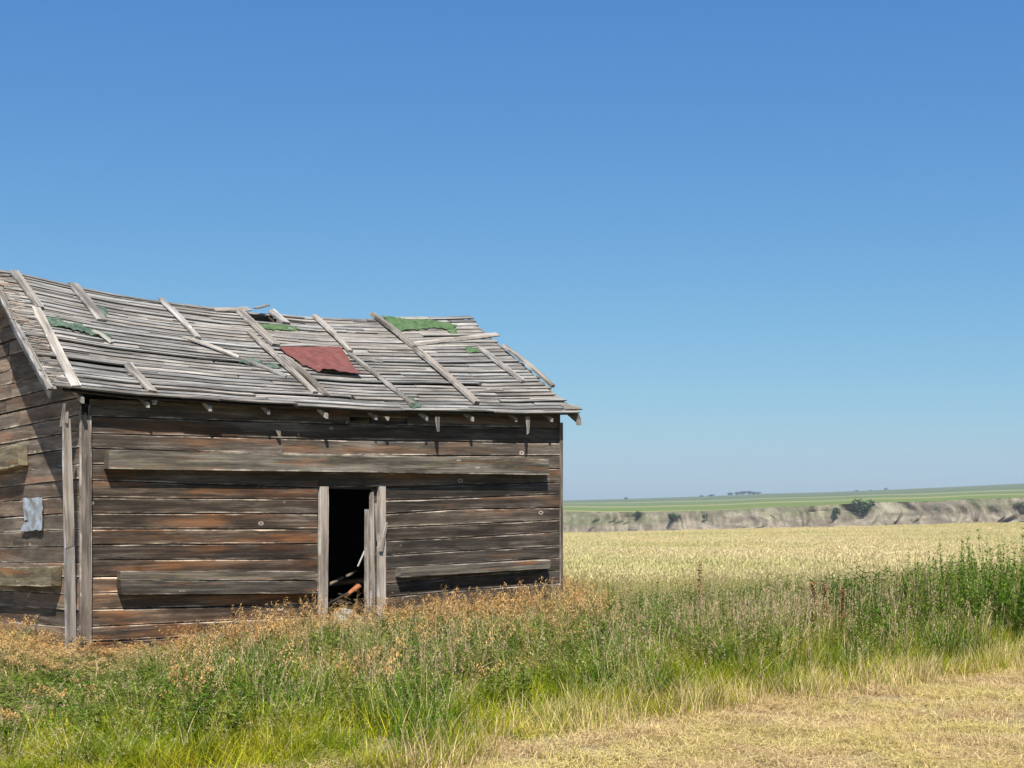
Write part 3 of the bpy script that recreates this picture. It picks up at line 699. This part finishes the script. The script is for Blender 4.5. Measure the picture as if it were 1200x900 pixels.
vv = [farm_pt(x, j / NV) for j in range(NV + 1) for x in X_]
me.from_pydata(vv, [], [(j * k + i, j * k + i + 1, (j + 1) * k + i + 1, (j + 1) * k + i) for j in range(NV) for i in range(k - 1)])
me.materials.append(m); me.polygons.foreach_set('use_smooth', [True] * len(me.polygons)); o = bpy.data.objects.new('farmland_hills', me); COL.objects.link(o)
tag(o, 'gently rising green and pale yellow farm fields up to the skyline', 'hills', kind='structure')

# ------------------------------------------------------------------ plants
P_M = {
 'brome_stem': plant('brome_stem', (.30, .235, .12), (.40, .30, .17), None, trans=.2),
 'brome_head': plant('brome_head', (.40, .20, .065), (.60, .40, .17), (.50, .36, .15), patch=.45, trans=.3),
 'pale_head': plant('pale_head', (.56, .45, .27), (.52, .36, .20), (.46, .42, .20), patch=.6, trans=.3),
 'green_blade': plant('green_blade', (.035, .11, .008), (.14, .235, .022), (.30, .29, .045), patch=.75, thr=(.46, .62), trans=.35),
 'weed_leaf': plant('weed_leaf', (.028, .085, .008), (.12, .205, .02), (.20, .22, .05), patch=.9, trans=.3),
 'yellow_blade': plant('yellow_blade', (.30, .31, .012), (.54, .49, .045), (.17, .235, .010), patch=1.3, trans=.35),
 'dry_blade': plant('dry_blade', (.46, .33, .16), (.70, .54, .29), (.60, .49, .19), patch=.8, trans=.3),
 'wheat_stem': plant('wheat_stem', (.50, .42, .19), (.62, .52, .26), (.46, .43, .17), patch=.06, kr=.4, trans=.3),
 'wheat_head': plant('wheat_head', (.62, .51, .27), (.76, .65, .39), (.56, .52, .24), patch=.05, kr=.35, trans=.25),
 'tall_leaf': plant('tall_leaf', (.09, .185, .022), (.24, .33, .06), None, trans=.3),
 'dock': plant('dock_seed', (.26, .11, .06), (.38, .19, .11), None, trans=.15),
 'crown': plant('crown_leaf', (.035, .06, .03), (.06, .09, .045), None, trans=.15),
 'bark': plant('bark', (.10, .085, .07), (.14, .12, .10), None, trans=0),
}
def blade(mb, x, y, h, w, ang, lean, bend, m, z=0, seg=3, rnd=None):
    rnd = rnd or (R(), R(), 0); dx, dy = math.cos(ang), math.sin(ang); px_, py_ = -dy, dx
    q = U(-.7, .7); px_, py_ = px_ * math.cos(q) + dx * math.sin(q), py_ * math.cos(q) + dy * math.sin(q)
    pv = None
    for i in range(seg + 1):
        a = i / seg; r = lean * h * a + bend * h * a * a; zz = z + h * a * (1 - .35 * abs(bend) * a); ww = w * (1 - a ** 1.6) / 2 + .0004
        p = ((x + dx * r - px_ * ww, y + dy * r - py_ * ww, zz), (x + dx * r + px_ * ww, y + dy * r + py_ * ww, zz))
        if pv: mb.quad([pv[0], pv[1], p[1], p[0]], None, rnd, m)
        pv = p
    return x + dx * (lean + bend) * h, y + dy * (lean + bend) * h, z + h * (1 - .35 * abs(bend))
def leaf(mb, p, d, Ln, w, m, rnd=None):
    d = d.normalized(); s = d.cross(Vector((U(-.3, .3), U(-.3, .3), 1))).normalized() * w / 2; q = p + d * Ln; mid = p + d * Ln * .45 + Zv * Ln * .06
    mb.quad([p, mid - s, q - Zv * Ln * .12, mid + s], None, rnd or (R(), R(), 0), m)
def disc(r): a = U(0, 6.283); q = r * math.sqrt(R()); return q * math.cos(a), q * math.sin(a)

def proto_brome(hm=1):                                 # nodding panicles
    mb = MB()
    for _ in range(9):
        x, y = disc(.15); h = U(.65, 1.0); a = random.gauss(0.6, 1.1); le = U(.02, .2); be = U(.05, .2); r = (R(), R(), 0)
        blade(mb, x, y, h, .005, a, le, be, 0, seg=4, rnd=r)
        f = lambda t: Vector((x + math.cos(a) * (le * h * t + be * h * t * t), y + math.sin(a) * (le * h * t + be * h * t * t), h * t * (1 - .35 * be * t)))
        hd = (R(), R(), 0)
        for k in range(20):
            t = U(.74, 1.0); p = f(t); b = Vector((math.cos(a) * .5 + U(-.9, .9), math.sin(a) * .5 + U(-.9, .9), U(-.3, .7))); b = b.normalized() * U(.01, .065) * (1.6 - t)
            leaf(mb, p + b, Vector((math.cos(a) * .5 + U(-.4, .4), math.sin(a) * .5 + U(-.4, .4), U(-1.3, .2))), U(.03, .055), U(.008, .013), 1, (hd[0] * .5 + R() * .5, R(), 0))
        for k in range(2):
            t = U(.2, .6); p = f(t); blade(mb, p.x, p.y, U(.12, .25), .007, U(0, 6.28), .5, U(.2, .7), 0 if R() < .6 else 2, z=p.z, rnd=r)
    for _ in range(14):
        x, y = disc(.16); blade(mb, x, y, U(.2, .5), .008, U(0, 6.28), U(.05, .3), U(.1, .6), 2 if R() < .6 else 0)
    return mb, ['brome_stem', 'brome_head', 'green_blade']
def proto_straw():                                    # narrow upright seed spikes on straight stems
    mb = MB()
    for _ in range(11):
        x, y = disc(.17); h = U(.6, 1.0); a = U(0, 6.28); le = U(0, .14); r = (R(), R(), 0); blade(mb, x, y, h, .005, a, le, 0, 0, seg=2, rnd=r)
        for k in range(14):
            t = U(.78, 1.0); p = Vector((x + math.cos(a) * le * h * t, y + math.sin(a) * le * h * t, h * t)); leaf(mb, p, Vector((U(-.35, .35), U(-.35, .35), 1)), U(.025, .045), U(.005, .008), 1, (r[0], R(), 0))
        for k in range(2): t = U(.15, .6); blade(mb, x + math.cos(a) * le * h * t, y + math.sin(a) * le * h * t, U(.12, .28), .007, U(0, 6.28), .3, U(.2, .6), 2 if R() < .6 else 0, z=h * t)
    for _ in range(16):
        x, y = disc(.17); blade(mb, x, y, U(.25, .6), .007, U(0, 6.28), U(.02, .2), U(.1, .5), 2 if R() < .75 else 0)
    return mb, ['brome_stem', 'pale_head', 'green_blade']
def proto_green():
    mb = MB()
    for _ in range(46):
        x, y = disc(.17); blade(mb, x, y, U(.35, .8), U(.006, .011), U(0, 6.28), U(.0, .16), U(.05, .45), 0, seg=4)
    for _ in range(4):
        x, y = disc(.17); h = U(.6, .85); X, Y, Z = blade(mb, x, y, h, .005, U(0, 6.28), .1, .12, 1, seg=3)
        for k in range(12): leaf(mb, Vector((X, Y, Z)) + Vector((U(-.02, .02), U(-.02, .02), U(-.14, .01))), Vector((U(-.6, .6), U(-.6, .6), .8)), .028, .006, 1)
    for _ in range(12):
        x, y = disc(.17); blade(mb, x, y, U(.3, .75), .007, U(0, 6.28), U(.05, .3), U(.1, .6), 1)
    return mb, ['green_blade', 'pale_head']
def proto_weed():
    mb = MB()
    for _ in range(5):
        x, y = disc(.16); h = U(.35, .8); a = U(0, 6.28); le = U(0, .18); r = (R(), R(), 0)
        blade(mb, x, y, h, .006, a, le, 0, 0, rnd=r)
        nl = 18
        for k in range(nl):
            t = U(.1, 1); p = Vector((x + math.cos(a) * le * h * t, y + math.sin(a) * le * h * t, h * t)); th = k * 2.4
            leaf(mb, p, Vector((math.cos(th), math.sin(th), U(.1, .9))), U(.06, .13) * (1.2 - .5 * t), U(.014, .026), 0, (r[0] * .5 + R() * .5, R(), 0))
    for _ in range(8):
        x, y = disc(.15); blade(mb, x, y, U(.3, .6), .007, U(0, 6.28), U(.05, .3), U(.1, .6), 1)
    return mb, ['weed_leaf', 'green_blade']
def proto_yellow():
    mb = MB()
    for _ in range(130):
        x, y = disc(.18); blade(mb, x, y, U(.25, .7), U(.0025, .0055), U(0, 6.28), U(.0, .16), U(.05, .4), 0 if R() < .82 else 1, seg=3)
    for _ in range(4):
        x, y = disc(.15); h = U(.6, .8); X, Y, Z = blade(mb, x, y, h, .003, U(0, 6.28), .1, .1, 2, seg=3)
        for k in range(7): leaf(mb, Vector((X, Y, Z)) + Vector((U(-.015, .015), U(-.015, .015), U(-.1, .01))), Vector((U(-.6, .6), U(-.6, .6), .8)), .025, .005, 2)
    return mb, ['yellow_blade', 'green_blade', 'pale_head']
def proto_dry(mats=('dry_blade', 'yellow_blade')):
    mb = MB()
    for _ in range(130):
        x, y = disc(.2); blade(mb, x, y, U(.03, .075), U(.002, .0045), U(0, 6.28), U(.1, .9), U(0, .8), 0 if R() < .93 else 1, seg=2)
    for _ in range(28):
        x, y = disc(.2); a = U(0, 6.28); Ln = U(.06, .2); r = (R(), R(), 0); z0 = U(.02, .05); w = .0022; s = Vector((-math.sin(a), math.cos(a), 0)) * w; d = Vector((math.cos(a), math.sin(a), U(-.1, .15))) * Ln; p = Vector((x, y, z0))
        mb.quad([p - s, p + s, p + d + s, p + d - s], None, r, 0)
    return mb, list(mats)
def proto_fringe():                                   # dry stalks leaning out of the tall grass
    mb = MB()
    for _ in range(55):
        x, y = disc(.2); blade(mb, x, y, U(.12, .38), U(.003, .006), random.gauss(-1.2, 1.2), U(.05, .35), U(0, .4), 0 if R() < .75 else 1, seg=3)
    return mb, ['dry_blade', 'yellow_blade']
def proto_wheat(cnt=230, sz=.5):
    mb = MB()
    for _ in range(cnt):
        x, y = U(-sz, sz), U(-sz, sz); h = U(.58, .75); a = U(0, 6.28); X, Y, Z = blade(mb, x, y, h, .008, a, U(0, .12), .05, 0, seg=1)
        r = (R(), R(), 0); t = Vector((math.cos(a), math.sin(a), U(.5, 2))).normalized() * U(.06, .09); p = Vector((X, Y, Z)) - Zv * .02; s = Vector((-math.sin(a), math.cos(a), 0)) * .0065; s2 = t.cross(s).normalized() * .0065
        mb.quad([p, p + t * .4 - s, p + t, p + t * .4 + s], None, r, 1); mb.quad([p, p + t * .4 - s2, p + t, p + t * .4 + s2], None, r, 1)
        if R() < .5: blade(mb, x, y, U(.25, .45), .008, U(0, 6.28), .3, .4, 0, seg=2)
    return mb, ['wheat_stem', 'wheat_head']
PC = {}
def protocol(name, fn, k=4):
    c = bpy.data.collections.new(name + '_kinds')     # kept out of the scene: only instanced
    for _ in range(k):
        mb, ms = fn(); o = mb.build(name, [P_M[q] for q in ms], link=False); c.objects.link(o)
    PC[name] = (c, k)
def scatter(name, proto, pts, label, cat):
    c, k = PC[proto]; me = bpy.data.meshes.new(name); me.from_pydata([p[0] for p in pts], [], [])
    a = me.attributes.new('rot', 'FLOAT_VECTOR', 'POINT'); a.data.foreach_set('vector', [q for p in pts for q in p[1]])
    a = me.attributes.new('scl', 'FLOAT_VECTOR', 'POINT'); a.data.foreach_set('vector', [q for p in pts for q in p[2]])
    a = me.attributes.new('idx', 'INT', 'POINT'); a.data.foreach_set('value', [random.randrange(k) for p in pts])
    o = bpy.data.objects.new(name, me); COL.objects.link(o)
    g = bpy.data.node_groups.new(name + '_scatter', 'GeometryNodeTree')
    g.interface.new_socket('Geometry', in_out='INPUT', socket_type='NodeSocketGeometry'); g.interface.new_socket('Geometry', in_out='OUTPUT', socket_type='NodeSocketGeometry')
    gi, go, ip, ci = g.nodes.new('NodeGroupInput'), g.nodes.new('NodeGroupOutput'), g.nodes.new('GeometryNodeInstanceOnPoints'), g.nodes.new('GeometryNodeCollectionInfo')
    ci.inputs['Collection'].default_value = c; ci.inputs['Separate Children'].default_value = True; ci.inputs['Reset Children'].default_value = True
    def na(nm, ty):
        q = g.nodes.new('GeometryNodeInputNamedAttribute'); q.data_type = ty; q.inputs['Name'].default_value = nm; return q.outputs[0]
    ip.inputs['Pick Instance'].default_value = True
    g.links.new(gi.outputs[0], ip.inputs['Points']); g.links.new(ci.outputs[0], ip.inputs['Instance'])
    g.links.new(na('idx', 'INT'), ip.inputs['Instance Index']); g.links.new(na('rot', 'FLOAT_VECTOR'), ip.inputs['Rotation']); g.links.new(na('scl', 'FLOAT_VECTOR'), ip.inputs['Scale'])
    g.links.new(ip.outputs[0], go.inputs[0])
    md = o.modifiers.new('scatter', 'NODES'); md.node_group = g
    tag(o, label, cat, kind='stuff'); return o
def wally(x): return A.y + (x - A.x) * u.y / u.x
def in_barn(x, y, m=0.0):
    d = Vector((x, y, 0)) - A; s, t = d.dot(u), d.dot(n); return -m < s < LW + m and -m < t < 2 * HW + m
def fill(x0, x1, y0, y1, dens, fn, freerot=True):
    out = []; cnt = int((x1 - x0) * (y1 - y0) * dens)
    for _ in range(cnt):
        x, y = U(x0, x1), U(y0, y1)
        if abs(x) > y * .40 + 1.2: continue
        k = fn(x, y)
        if not k: continue
        rz = U(0, 6.283) if freerot else U(-.7, .7); w = U(.85, 1.2)
        out.append(((x, y, zg(x, y) - .01), (U(-.1, .1), U(-.1, .1), rz), (w, w, k * U(.82, 1.18))))
    return out
protocol('brome_grass', proto_brome, 6); protocol('straw_grass', proto_straw, 5); protocol('green_grass', proto_green, 5); protocol('leafy_weeds', proto_weed, 5); protocol('yellow_grass', proto_yellow, 5)
protocol('mown_grass', proto_dry, 5); protocol('fringe_grass', proto_fringe, 4); protocol('wheat', proto_wheat, 4)
def wd(x, y):                                          # distance in front of the front wall (or beside the gable)
    d = Vector((x, y, 0)) - A; return -d.dot(n) if d.dot(u) > 0 else math.hypot(-d.dot(n) if d.dot(n) < 0 else 0, d.dot(u))
def hmax(x, y):                                        # how tall the growth stands (metres)
    h = interp([(-6, .38), (-5, .28), (-4.2, .20), (-3.6, .38), (-2.5, .56), (0, .62), (1, .66), (3, .78), (6, .92)], x)
    q = y - mow(x); return h * min(1, .55 + q * .25)
def near(x, y): return 0 < y - mow(x) and not in_barn(x, y, .02) and y < 23.3 + .3 * x
def f_brome(x, y):
    if not near(x, y) or x > 1.2: return 0
    w = wd(x, y); q = y - mow(x)
    pr = (1.0 if w < 1.5 else .5 if w < 2.2 else .10) * (.85 + .5 * nz(x * .9, y * .9, 2))
    return hmax(x, y) * U(.75, 1.25) if R() < pr and q > 2.5 else 0
def f_straw(x, y):
    if not near(x, y): return 0
    q = y - mow(x)
    if x < .9: return hmax(x, y) if R() < .10 + .25 * nz(x * .8, y * .8, 31) and q > 2 else 0
    pr = (.06 if q < 2.2 else .28 + .7 * nz(x * .5, y * .5, 2) if q < 5.5 else .10)
    return hmax(x, y) * 1.08 if R() < pr else 0
def f_green(x, y):
    if not near(x, y): return 0
    q = y - mow(x); pr = (.45 if x < 1 else .65) + .5 * nz(x * .6, y * .6, 11)
    if wd(x, y) < .7: pr *= .4
    return hmax(x, y) * 1.1 if R() < pr and q > .8 else 0
def f_weed(x, y):
    if not near(x, y): return 0
    q = y - mow(x); w = wd(x, y); pr = .85 + .6 * nz(x * .55, y * .55, 21) if x > 1 else .62 + .6 * nz(x * .7, y * .7, 21)
    if w < .8: pr *= .3
    k = hmax(x, y)
    if x > 3.2 and q > 3 and y < 21: k *= 1 + .35 * min(1, (x - 3.2) / 2)
    return k if R() < pr and q > 1.4 else 0
def f_yellow(x, y):
    if not near(x, y): return 0
    q = y - mow(x); pr = interp([(0, .95), (1.6, .9), (2.6, .25), (4, .05)], q + 1.3 * nz(x * .9, y * .9, 6))
    return hmax(x, y) * interp([(0, .62), (1.5, .9)], q) if R() < pr else 0
def f_fringe(x, y):
    q = y - mow(x)
    if x < -.8: return 0
    return .9 if -.35 < q < .7 and R() < interp([(-.35, .2), (0, 1), (.7, .4)], q) else 0
def f_dry(x, y):
    q = y - mow(x); return (1.0 + .5 * nz(x * 1.5, y * 1.5)) if q < .5 else 0
scatter('mown_grass', 'mown_grass', fill(-5, 13, 7.5, 21, 40, f_dry), 'short dry tan mown grass along the bottom right of the field', 'grass')
scatter('grass_fringe', 'fringe_grass', fill(-5, 13, 7.5, 21, 24, f_fringe), 'dry stalks at the edge between the mown and the tall grass', 'grass')
scatter('yellow_green_grass', 'yellow_grass', fill(-6, 14, 7.5, 24, 17, f_yellow), 'yellow green grass behind the mown strip', 'grass')
scatter('green_grass', 'green_grass', fill(-7, 14, 8, 28, 12, f_green), 'tall green grass in front of the barn and to its right', 'grass')
scatter('leafy_weeds', 'leafy_weeds', fill(-7, 14, 8, 28, 17, f_weed), 'dense dark green leafy weeds among the tall grass', 'weeds')
scatter('straw_grass', 'straw_grass', fill(-8, 14, 8, 28, 18, f_straw), 'bleached straw coloured seeding grass among the green growth', 'grass')
scatter('brome_grass', 'brome_grass', fill(-8, 14, 8, 28, 22, f_brome), 'tall dry grass with nodding rusty seed heads along the barn wall', 'grass')
pts = []
def f_wheat(lo, hi, dens, sc):
    for _ in range(int(dens * (hi - lo) * (hi + lo) / 2 * .44)):
        y = math.sqrt(U(lo * lo, hi * hi)); x = U(-.03, .41) * y
        if y < 22.5 + .3 * min(x, 12) + .4 * nz(x, 3) or in_barn(x, y, .5): continue
        pts.append(((x, y, zg(x, y) - .02), (0, 0, U(0, 6.28)), (sc, sc, U(.9, 1.1) + .12 * nz(x * .12, y * .12))))
f_wheat(20, 45, 2.6, 1.0); f_wheat(45, 90, 1.5, 1.15); f_wheat(90, EDGE + 2, 1.0, 1.35)
scatter('wheat_field', 'wheat', pts, 'ripe golden wheat field stretching to the valley edge', 'wheat field')

# single tall plants one can count
def tall_weed(h, seed):
    random.seed(seed); t = empty('tall_weed'); st, lf = MB(), MB()
    nb = random.randint(3, 7)
    stems = [(0, 0, h, U(0, 6.28), U(0, .08), 0)] + [(0, 0, h * U(.35, .8), k * 2.4, U(.25, .5), h * U(.12, .45)) for k in range(nb)]
    for x, y, hh, a, le, z0 in stems:
        Ln = hh if z0 == 0 else (h - z0) * U(.45, .8)
        blade(st, x, y, Ln, .010, a, le, -.1 if z0 else 0, 0, z=z0); blade(st, x, y, Ln, .010, a + 1.5708, 0, 0, 0, z=z0) if z0 == 0 else None
        for k in range(int(Ln * 95)):
            q = U(.12, 1); rr = le * Ln * q - (.1 * Ln * q * q if z0 else 0); p = Vector((x + math.cos(a) * rr, y + math.sin(a) * rr, z0 + Ln * q * (1 - .035 * q))); th = k * 2.4
            leaf(lf, p, Vector((math.cos(th), math.sin(th), U(.2, 1.2))), U(.04, .10) * (1.25 - .8 * q), U(.010, .022) * (1.2 - .5 * q), 0)
    st.build('stem', P_M['green_blade'], t); lf.build('leaves', P_M['tall_leaf'], t); return t
GW = 'tall green weeds along the field edge'
LB = 'tall leafy green weed in the dense clump at the far right'
ws = [tall_weed(1.15, 100 + i) for i in range(4)]
spots = [(1060, 648, 17.8), (1078, 641, 18.2), (1094, 650, 18.0), (1108, 638, 18.6), (1118, 646, 18.0), (1126, 634, 18.8), (1134, 640, 18.3), (1141, 628, 18.6), (1150, 637, 18.1), (1158, 632, 18.7),
         (1163, 626, 18.5), (1170, 636, 18.0), (1178, 640, 18.4), (1186, 634, 18.7), (1195, 624, 18.5), (1203, 628, 18.2), (1212, 620, 18.6), (1145, 652, 17.4), (1128, 656, 17.3), (1168, 654, 17.3), (1188, 650, 17.3), (1206, 645, 17.3), (1110, 660, 17.2), (1090, 664, 17.2),
         (1100, 648, 18.5), (1136, 646, 17.8), (1154, 644, 17.8), (1176, 645, 17.7), (1198, 640, 17.7), (1220, 632, 17.8), (1231, 622, 18.4)]
for i, (px, py, Y) in enumerate(spots):
    o = ws[i] if i < 4 else copy_tree(ws[i % 4]); x = (px - CX) / F * Y; g_ = zg(x, Y); H = z_at(py, Y) - g_
    o.location = (x, Y, g_); k = H / 1.06; o.scale = (k * .9, k * .9, k); o.rotation_euler = (.12 * math.sin(i * 2.1), .12 * math.cos(i * 3.3), i * 1.7)
    tag(o, LB, 'weed', GW)
for px, py, Y, lb in [(715, 668, 19.0, 'lone feathery weed sticking up just right of the barn corner'), (694, 676, 19.0, 'small thin weed between the barn corner and the feathery weed'),
                      (1058, 652, 17.9, 'pointed pale weed at the left end of the tall weed clump')]:
    o = copy_tree(ws[1]); x = (px - CX) / F * Y; g_ = zg(x, Y); k = (z_at(py, Y) - g_) / 1.15; o.location = (x, Y, g_); o.scale = (k * .8, k * .8, k); o.rotation_euler = (0, 0, px); tag(o, lb, 'weed')
def dock(h, seed):
    random.seed(seed); t = empty('dock_plant'); st, sd = MB(), MB()
    blade(st, 0, 0, h, .010, 0, .04, 0, 0); blade(st, 0, 0, h, .010, 1.57, 0, 0, 0)
    for k in range(230):
        q = .45 + .55 * k / 230; th = U(0, 6.28); rr = .032 * (1.3 - q) + .008; p = Vector((math.cos(th) * rr * R() + .04 * h * q, math.sin(th) * rr * R(), h * q)); leaf(sd, p, Vector((U(-1, 1), U(-1, 1), U(-.3, 1))), .024, .018, 0)
    for k in range(5): leaf(st, Vector((0, 0, h * U(.05, .5))), Vector((U(-1, 1), U(-1, 1), .7)), .16, .03, 0)
    st.build('stem', P_M['brome_stem'], t); sd.build('seed_head', P_M['dock'], t); return t
ds_ = [dock(.9, 200), dock(.9, 201)]
for i, (px, py, Y, lb) in enumerate([(817, 658, 18.0, 'rust brown dock seed spike rising alone against the golden field'), (985, 690, 16.4, 'rust brown dock plant in the green weeds, right one of three close together'), (970, 684, 16.6, 'rust brown dock plant in the green weeds, middle one of three close together'), (958, 682, 16.7, 'rust brown dock plant in the green weeds, left one of three close together')]):
    o = ds_[i] if i < 2 else copy_tree(ds_[i % 2]); x = (px - CX) / F * Y; g_ = zg(x, Y); k = (z_at(py, Y) - g_) / .9; o.location = (x, Y, g_); o.scale = (1.1, 1.1, k) if i == 0 else (1.6, 1.6, k); o.rotation_euler = (0, 0, i); tag(o, lb, 'dock plant', 'rusty dock plants')
random.seed(77)
# bushes on the cliffs and trees on the skyline
def tree(name, x, y, z, w, h, lb, cat, grp=None, trunk=True, seed=1, leafn=500):
    random.seed(seed); t = empty(name, (x, y, z)); c = MB(); lobes = [(U(-.3, .3) * w, U(-.3, .3) * w, h * U(.4, .75), U(.2, .32) * w) for _ in range(7)]
    for k in range(leafn):
        lx, ly, lz, lr = random.choice(lobes); d = Vector((random.gauss(0, 1), random.gauss(0, 1), random.gauss(0, 1))).normalized(); p = Vector((lx, ly, lz)) + Vector((d.x * lr, d.y * lr, d.z * min(lr, h * .35))) * U(.6, 1.05); p.z = max(p.z, 0.02 * h)
        a = Vector((R() - .5, R() - .5, R() - .5)).normalized(); b = a.cross(d).normalized() * w * .045; a = a * w * .045
        c.quad([p - a, p - b, p + a, p + b], None, (R(), R(), 0))
    c.build('crown', P_M['crown'], t)
    tr = MB()
    for k in range(3 if trunk else 2):
        q = lobes[k]; tp_ = Vector((q[0], q[1], q[2])); bar(tr, Vector((0, 0, -.03 * h)), tp_, Vector((1, 0, 0)), Vector((0, 1, 0)), w * .05, w * .05, 3, .01, .4)
    tr.build('trunk', P_M['bark'], t); tag(t, lb, cat, grp); return t
def on_cliff(px, py):
    best = None
    for j in range(60):
        v = j / 60
        x = (px - CX) / F * 890
        for _ in range(3): P = cliff_pt(x, v); x = (px - CX) / F * P[1]
        P = cliff_pt(x, v); y = HY - (P[2] - EYE) / P[1] * F
        if best is None or abs(y - py) < best[0]: best = (abs(y - py), P)
    return best[1]
for i, (px, py, w, h, lb) in enumerate([(1012, 604, 15, 12, 'large dark green bush filling a gully in the cliff'), (980, 604, 7, 5.5, 'dark bush on the cliff just left of the large one'), (976, 610, 5, 4, 'small dark shrub at the cliff foot below left of the large bush'),
        (748, 607, 6, 4.5, 'dark bush on the cliff face nearest the barn'), (790, 610, 9, 4.5, 'wide dark bush low on the cliff, second from the barn'), (826, 612, 4, 6.5, 'narrow dark shrub in a cliff gully left of the middle'), (1193, 596, 8, 4, 'dark bush on the cliff at the right edge of the view')]):
    P = on_cliff(px, py); tree('bush', P[0], P[1] - 1, P[2] - .3, w, h, lb, 'bush', 'bushes on the badland cliffs', False, 300 + i, 420)
def on_sky(px, v=.985):
    x0 = (px - CX) / F * 900; return farm_pt(x0, v)
for i, (px, w, h) in enumerate([(856, 20, 10), (863, 22, 12), (870, 24, 14), (877, 22, 14), (884, 20, 12), (889, 16, 9)]):
    P = on_sky(px); tree('tree', P[0], P[1], P[2] - 1, w, h * .85, 'dark tree in the small grove on the skyline', 'tree', 'trees in the skyline grove', True, 400 + i, 260)
for i, (px, w, h, lb) in enumerate([(733, 18, 6, 'low dark tree alone on the skyline nearest the barn'), (822, 16, 5, 'low dark tree on the skyline left of the grove'), (834, 22, 6, 'wide low tree on the skyline just left of the grove'), (1038, 14, 7, 'small dark tree on the green skyline right of the grove'), (1020, 10, 4, 'tiny dark tree on the skyline left of the small one'), (1004, 12, 4, 'low dark bush on the skyline above the cliff bush')]):
    P = on_sky(px); tree('tree', P[0], P[1], P[2] - .8, w, h, lb, 'tree', None, True, 500 + i, 200)

# ------------------------------------------------------------------ air, light, camera
HAZE = True
if HAZE:
    mb = MB(); x0, x1, y0, y1, z0, z1 = -1700, 3000, -300, 4700, -34, 125
    c = {(i, j, k): (x, y, z) for i, x in enumerate((x0, x1)) for j, y in enumerate((y0, y1)) for k, z in enumerate((z0, z1))}
    for fcs in [((0,0,0),(0,1,0),(1,1,0),(1,0,0)), ((0,0,1),(1,0,1),(1,1,1),(0,1,1)), ((0,0,0),(0,0,1),(0,1,1),(0,1,0)), ((1,0,0),(1,1,0),(1,1,1),(1,0,1)), ((0,0,0),(1,0,0),(1,0,1),(0,0,1)), ((0,1,0),(0,1,1),(1,1,1),(1,1,0))]:
        mb.quad([c[a] for a in fcs])
    m, nt, nodes, L = newmat('haze_air'); pv = N(nt, 'ShaderNodeVolumePrincipled'); pv.inputs['Color'].default_value = (.80, .88, 1, 1); pv.inputs['Density'].default_value = 0.00011; pv.inputs['Anisotropy'].default_value = .2
    o_ = N(nt, 'ShaderNodeOutputMaterial'); L.new(pv.outputs[0], o_.inputs['Volume'])
    o = mb.build('haze', m); tag(o, 'thin summer haze over the fields and hills', 'haze', kind='stuff')
ld = (u * .38 + n * .59 - Zv).normalized()
sd = bpy.data.lights.new('sun', 'SUN'); sd.energy = 4.5; sd.angle = math.radians(.53); sd.color = (1, .955, .89)
so = bpy.data.objects.new('sun', sd); COL.objects.link(so); so.rotation_euler = ld.to_track_quat('-Z', 'Y').to_euler(); so.location = (0, -5, 30)
w = bpy.data.worlds.new('World'); SC.world = w; w.use_nodes = True; nt = w.node_tree; nt.nodes.clear()
sk = nt.nodes.new('ShaderNodeTexSky'); sk.sky_type = 'NISHITA'; sk.sun_disc = False; sk.sun_elevation = math.asin(-ld.z); sk.sun_rotation = math.atan2(-ld.x, -ld.y)
sk.air_density = 1.0; sk.dust_density = 0.6; sk.ozone_density = 2.5; sk.altitude = 600
bg = nt.nodes.new('ShaderNodeBackground'); bg.inputs[1].default_value = .07; wo = nt.nodes.new('ShaderNodeOutputWorld')
K = .08 * 2 ** .6
se = nt.nodes.new('ShaderNodeSeparateColor'); cb_ = nt.nodes.new('ShaderNodeCombineColor'); nt.links.new(sk.outputs[0], se.inputs[0])
for i_, (c_, p_) in enumerate(((.539, 1.13), (.694, .852), (.80, .45))):      # the camera's deeper rendering of the blue
    q = math_(nt, 'POWER', math_(nt, 'MULTIPLY', se.outputs[i_], K), p_); nt.links.new(math_(nt, 'MULTIPLY', q, c_ / (.07 * 2 ** .9)), cb_.inputs[i_])
nt.links.new(cb_.outputs[0], bg.inputs[0]); nt.links.new(bg.outputs[0], wo.inputs[0])
cd = bpy.data.cameras.new('camera'); co = bpy.data.objects.new('camera', cd); COL.objects.link(co); SC.camera = co
cd.sensor_width = 36; cd.lens = 36 * F / 1200; cd.shift_y = (HY - 450) / 1200; cd.clip_end = 9000; cd.clip_start = .1
co.location = (0, 0, EYE); co.rotation_euler = (math.radians(90), 0, 0)
SC.view_settings.view_transform = 'Standard'; SC.view_settings.look = 'None'; SC.view_settings.gamma = 1; SC.view_settings.exposure = 0.9
